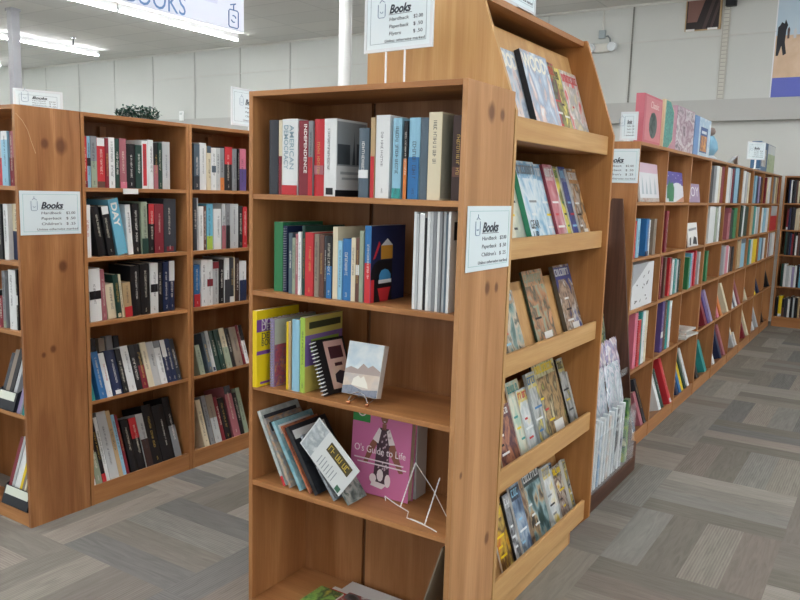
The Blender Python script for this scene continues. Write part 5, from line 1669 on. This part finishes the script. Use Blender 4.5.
MB().box(0, 1.05, 0, .09, 0, .30).build('box_body', plain('3f6488', .45), t)
mb = MB()
ypoly(mb, [(.5, .004), (1.046, .004), (1.046, .296), (.5, .296)], -.0005, 0)
ypoly(mb, [(.5, .2), (1.046, .2), (1.046, .296), (.5, .296)], -.0008, 1)
ypoly(mb, [(.1, .05), (.4, .05), (.4, .23), (.1, .23)], -.0008, 2)
mb.build('cover_art', [photo(['7f9a62', '9cb07c', '6a8752'], 14), photo(['b5bfc6', 'c9cfd0'], 8), photo(['d3d6d4', '8a7a68', 'b9bdb8'], 20)], t)

# ================================================================== BACK ROW
G7 = 'books in the back bookcase'
BD = [
    (0, 201, [(787.6, 789.4, 180, 'n'), (789.6, 791, 180, 'w'), (791.2, 793, 181, 'k'), (793.2, 795, 180, 'dgy'), (795.2, 796.6, 181, 'bn'), (796.8, 799, 181, 'c'), (799.2, 801, 180, 'k')]),
    (1, 227, [(785.6, 787.4, 209, 'dr', 0, 'B=w'), (787.6, 789.6, 208, 'n'), (789.8, 792, 207, 'k'), (792.2, 794, 208, 'dgy'), (794.2, 796, 209, 'c'), (796.2, 798, 208, 'c'), (798.2, 800.4, 208, 'tan')]),
    (2, 252, [(783.6, 785.4, 232, 'dg'), (785.6, 788, 232, 'k'), (788.2, 790, 233, 'n'), (790.2, 792, 234, 'dr'), (792.2, 794, 232, 'k'), (794.2, 795.8, 236, 'w'), (796, 798.4, 234, 'bn'), (798.6, 800.6, 234, 'dgy')]),
    (3, 283, [(779.6, 782, 264, 'dg'), (782.2, 784.4, 264, 'w'), (784.6, 787.4, 266, 'lg'), (787.6, 790, 266, 'w'), (790.2, 792.4, 267, 'lav'), (792.6, 795, 266, 'w'), (795.4, 797.6, 265, 'k'), (797.8, 800, 266, 'sky')]),
    (4, 313, [(774.8, 776.8, 297, 'k'), (777, 780.4, 296, 'y', 0, 'B=w'), (780.6, 783, 299, 'k', 0, 'H=bn'), (783.4, 786, 298, 'dgy'), (786.2, 788.4, 299, 'w'), (788.8, 791, 297, 'k'), (791.2, 793, 298, 'lg'), (793.4, 796, 298, 'k'), (796.4, 798.6, 298, 'tan'), (798.8, 800.8, 299, 'bn')]),
]
ZB = [1.51, 1.19, .885, .497, .125]
for sh, yb_, items in BD:
    shelf_row('Y', B_Y, ZB[sh], -1.205 + .0185, -.30, zceil(ZB[sh], ZB), items, SN[sh] + ' of back bookcase', G7, setback=.012, detail=1)

# ================================================================== SIGNS
INK = plain('2c3440', .5)
INKL = plain('5b6672', .5)
TEALL = plain('7db4b4', .5)
CARD = plain('d9e6ea', .55)


def price_card(parent, w, h, title_w, lines, y=0., s=1., border=TEALL, crop=None):
    """printing of a price card on the local xz plane, facing -y; lower left corner at 0,0"""
    objs = []
    mb = MB()
    b = .014 * s
    lw = .0011
    for x0, x1, z0, z1 in ((b, w - b, b, b + lw), (b, w - b, h - b - lw, h - b), (b, b + lw, b, h - b), (w - b - lw, w - b, b, h - b)):
        mb.box(x0, x1, y - .0004, y, z0, z1)
    mb.build('border', border, parent)
    def T(txt, sz, x, z, width=None, **k):
        objs.append(text_mesh('lettering', txt, sz, k.pop('mat', INK), parent, (x, y - .0003, z), (PI / 2, 0, 0), width=width, **k))
    tx = title_w[0]
    T('Books', h * .21, tx, h * .60, title_w[1], shear=.3, bold=.035, mat=INK)
    for i, (a, c) in enumerate(lines):
        z = h * (.47 - i * .125)
        T(a, h * .085, tx, z, min(title_w[1] * (.9 if len(a) > 7 else .55), .2), shear=.1)
        T(c, h * .085, tx + title_w[1] * 1.12, z, title_w[1] * .42)
    T('Unless otherwise marked', h * .072, tx - title_w[1] * .2, h * .10, title_w[1] * 1.85, shear=.15)
    mu = MB().box(tx - .002, tx + title_w[1] + .004, y - .0004, y, h * .575, h * .583)
    objs.append(mu.build('lettering', INK, parent))
    merge('lettering', objs, parent)
    # little coat-hanger tag emblem
    e = MB()
    cx_, cz_ = tx - .030 * s, h * .66
    hw_, hh_ = .014 * s, .02 * s
    r_ = .0011
    e.tube([(cx_ + a, y - .0008, cz_ + b2) for a, b2 in ((-hw_, hh_), (-hw_, -hh_ * .8), (-hw_ * .7, -hh_), (hw_ * .7, -hh_), (hw_, -hh_ * .8), (hw_, hh_))], r_, 5)
    e.tube([(cx_ + .006 * s * math.cos(a), y - .0008, cz_ + .006 * s * math.sin(a)) for a in [PI + .3 + i * .5 for i in range(6)]], r_, 5)
    e.tube([(cx_ - hw_ * .6, y - .0008, cz_ + hh_ * 1.25), (cx_, y - .0008, cz_ + hh_ * 1.6), (cx_ + hw_ * .9, y - .0008, cz_ + hh_ * 1.25)], r_, 5)
    e.tube([(cx_, y - .0008, cz_ + hh_ * 1.6), (cx_, y - .0008, cz_ + hh_ * 2)], r_, 5)
    e.build('emblem', plain('7c93ac', .5), parent)


L3 = [('Hardback', '$2.00'), ('Paperback', '$ .50'), ("Children's", '$ .25')]
L3F = [('Hardback', '$2.00'), ('Paperback', '$ .50'), ('Flyers', '$ .50')]


def flat_card(loc, rz, lab, lines=L3, w=.285, h=.187, roll=0, tilt=0):
    t = empty('price_sign', loc, rz, lab, 'sign')
    t.rotation_euler = (tilt, roll, rz)
    MB().box(0, w, 0, .0015, 0, h).build('card', CARD, t)
    price_card(t, w, h, (w * .33, w * .37), lines)
    return t


flat_card((CX1 + .0035, 1.910, 1.305), RZ, 'white price sign taped to the side of the nearest bookcase', roll=0)
flat_card((L_X + .0035, 1.855, 1.297), RZ, 'white price sign taped to the knotty panel at the left')
flat_card((-1.52, 4.33 - .003, 1.607), 0, 'white price sign on the end panel of the long right row')


def stand_sign(loc, rz, lab, w, h, lift, lines, rods=True, clip=False):
    t = empty('sign_holder', loc, rz, lab, 'sign')
    mb = MB()
    fw = .010
    for x0, x1, z0, z1 in ((-fw, 0, -fw, h + fw), (w, w + fw, -fw, h + fw), (0, w, -fw, 0), (0, w, h, h + fw)):
        mb.box(x0, x1, -.003, .004, lift + z0, lift + z1)
    mb.build('acrylic_frame', plain('dbe2e6', .12, .7), t)
    c = MB().box(0, w, -.001, .002, lift, lift + h).build('card', CARD, t)
    # printing sits on a raised sub-frame
    sub = bpy.data.objects.new('printing', None)
    g = MB().box(0.0005, w - .0005, -.0014, -.001, .0005, h - .0005).build('printed_sheet', CARD, t)
    bpy.data.objects.remove(sub)
    g.location = (0, 0, lift)
    price_card(g, w, h, (w * .36, w * .34), lines, y=-.0015, border=plain('6d8793', .5))
    if rods:
        for f in (.32, .62):
            MB().tube([(w * f, .0, .006), (w * f, .0, lift - fw + .002)], .0032).build('support_rod', plain('e9ecee', .25), t)
        MB().box(w * .22, w * .72, -.04, .04, 0, .006).build('base_plate', plain('dfe4e6', .2), t)
    else:
        MB().box(w * .46, w * .54, -.004, .004, .0, lift - fw + .002).build('support_rod', plain('e4e8ea', .2), t)
        MB().box(w * .25, w * .75, -.03, .03, 0, .005).build('base_plate', plain('dfe4e6', .2), t)
    return t


stand_sign((-1.468, 2.055, TOPZ), -5 * D2R, 'large framed price sign standing on the nearest bookcase top', .245, .17, .13, L3F)
stand_sign((-1.172, 2.40, 2.1505), RZ, 'framed price sign on top of the magazine rack, cut off at the top', .26, .20, .022, L3, rods=False)
stand_sign((-1.176, 2.232, 2.1505), RZ, 'second framed sign on the magazine rack top, cut off above the gable', .145, .20, .022, L3, rods=False)
stand_sign((-1.135 - .04, 2.27, 2.1325), RZ + .12, 'second framed sign on the magazine rack top, partly behind the first', .10, .16, .02, L3, rods=False) if False else None
stand_sign((-3.22, 3.215, TOPZ), RZ, 'clear framed price sign standing on the second left-row bookcase', .28, .19, .045, L3, rods=False)
stand_sign((-3.45, 2.02, TOPZ - .0), RZ, 'framed price sign behind the top of the knotty left panel', .22, .12, .02, L3, rods=False) if False else None
stand_sign((-3.36, 2.02, TOPZ), 72 * D2R, 'framed price sign on top of the left end bookcase', .19, .075, .012, L3, rods=False)
stand_sign((-1.352, 4.36, TOPZ), 4 * D2R, 'small framed price sign on the near end of the right row', .075, .135, .018, L3, rods=False)
stand_sign((-1.30, 8.22, TOPZ), 52 * D2R, 'small framed price sign far along top of the right row', .20, .15, .10, L3, rods=False)

# shelf-top plant on the left row
t = empty('artificial_plant', (-3.30, 2.53, TOPZ), 0, 'low dark green leafy plant on top of the left shelf row', 'plant')
MB().box(-.04, .04, -.02, .24, 0, .012).build('planter', plain('2d3a35', .7), t)
rp = random.Random(3)
mb = MB(); st = MB()
for i in range(520):
    y = rp.uniform(-.01, .205)
    den = .5 + .5 * math.sin((y + .03) * 24)
    hgt = rp.uniform(.005, .03 + .035 * (1 if (.04 < y < .08 or .12 < y < .19) else .35))
    b = Vector((rp.uniform(-.05, .05), y, .01 + hgt))
    a = rp.uniform(0, 2 * PI); l = rp.uniform(.014, .026); el = rp.uniform(-.3, .9)
    d = Vector((math.cos(a) * math.cos(el), math.sin(a) * math.cos(el), math.sin(el)))
    s_ = d.cross(Vector((0, 0, 1))).normalized() * l * .32
    n_ = Vector((0, 0, .003))
    l *= 1
    mb.quad(b, b + d * l * .5 + s_ + n_, b + d * l, b + d * l * .5 - s_ + n_, i % 3)
    if i % 12 == 0:
        st.tube([(0, y, .011), (b.x * .6, y, b.z * .6), tuple(b)], .0008, 4)
mb.build('foliage', [plain('1f4a40', .5), plain('2d5f50', .5), plain('17352f', .5)], t)
st.build('stem', plain('29483a', .6), t)
file_box(-3.30, -3.135, Z[4] - .03 + .0, 'black magazine file with pale label on the bottom shelf at left') if False else None
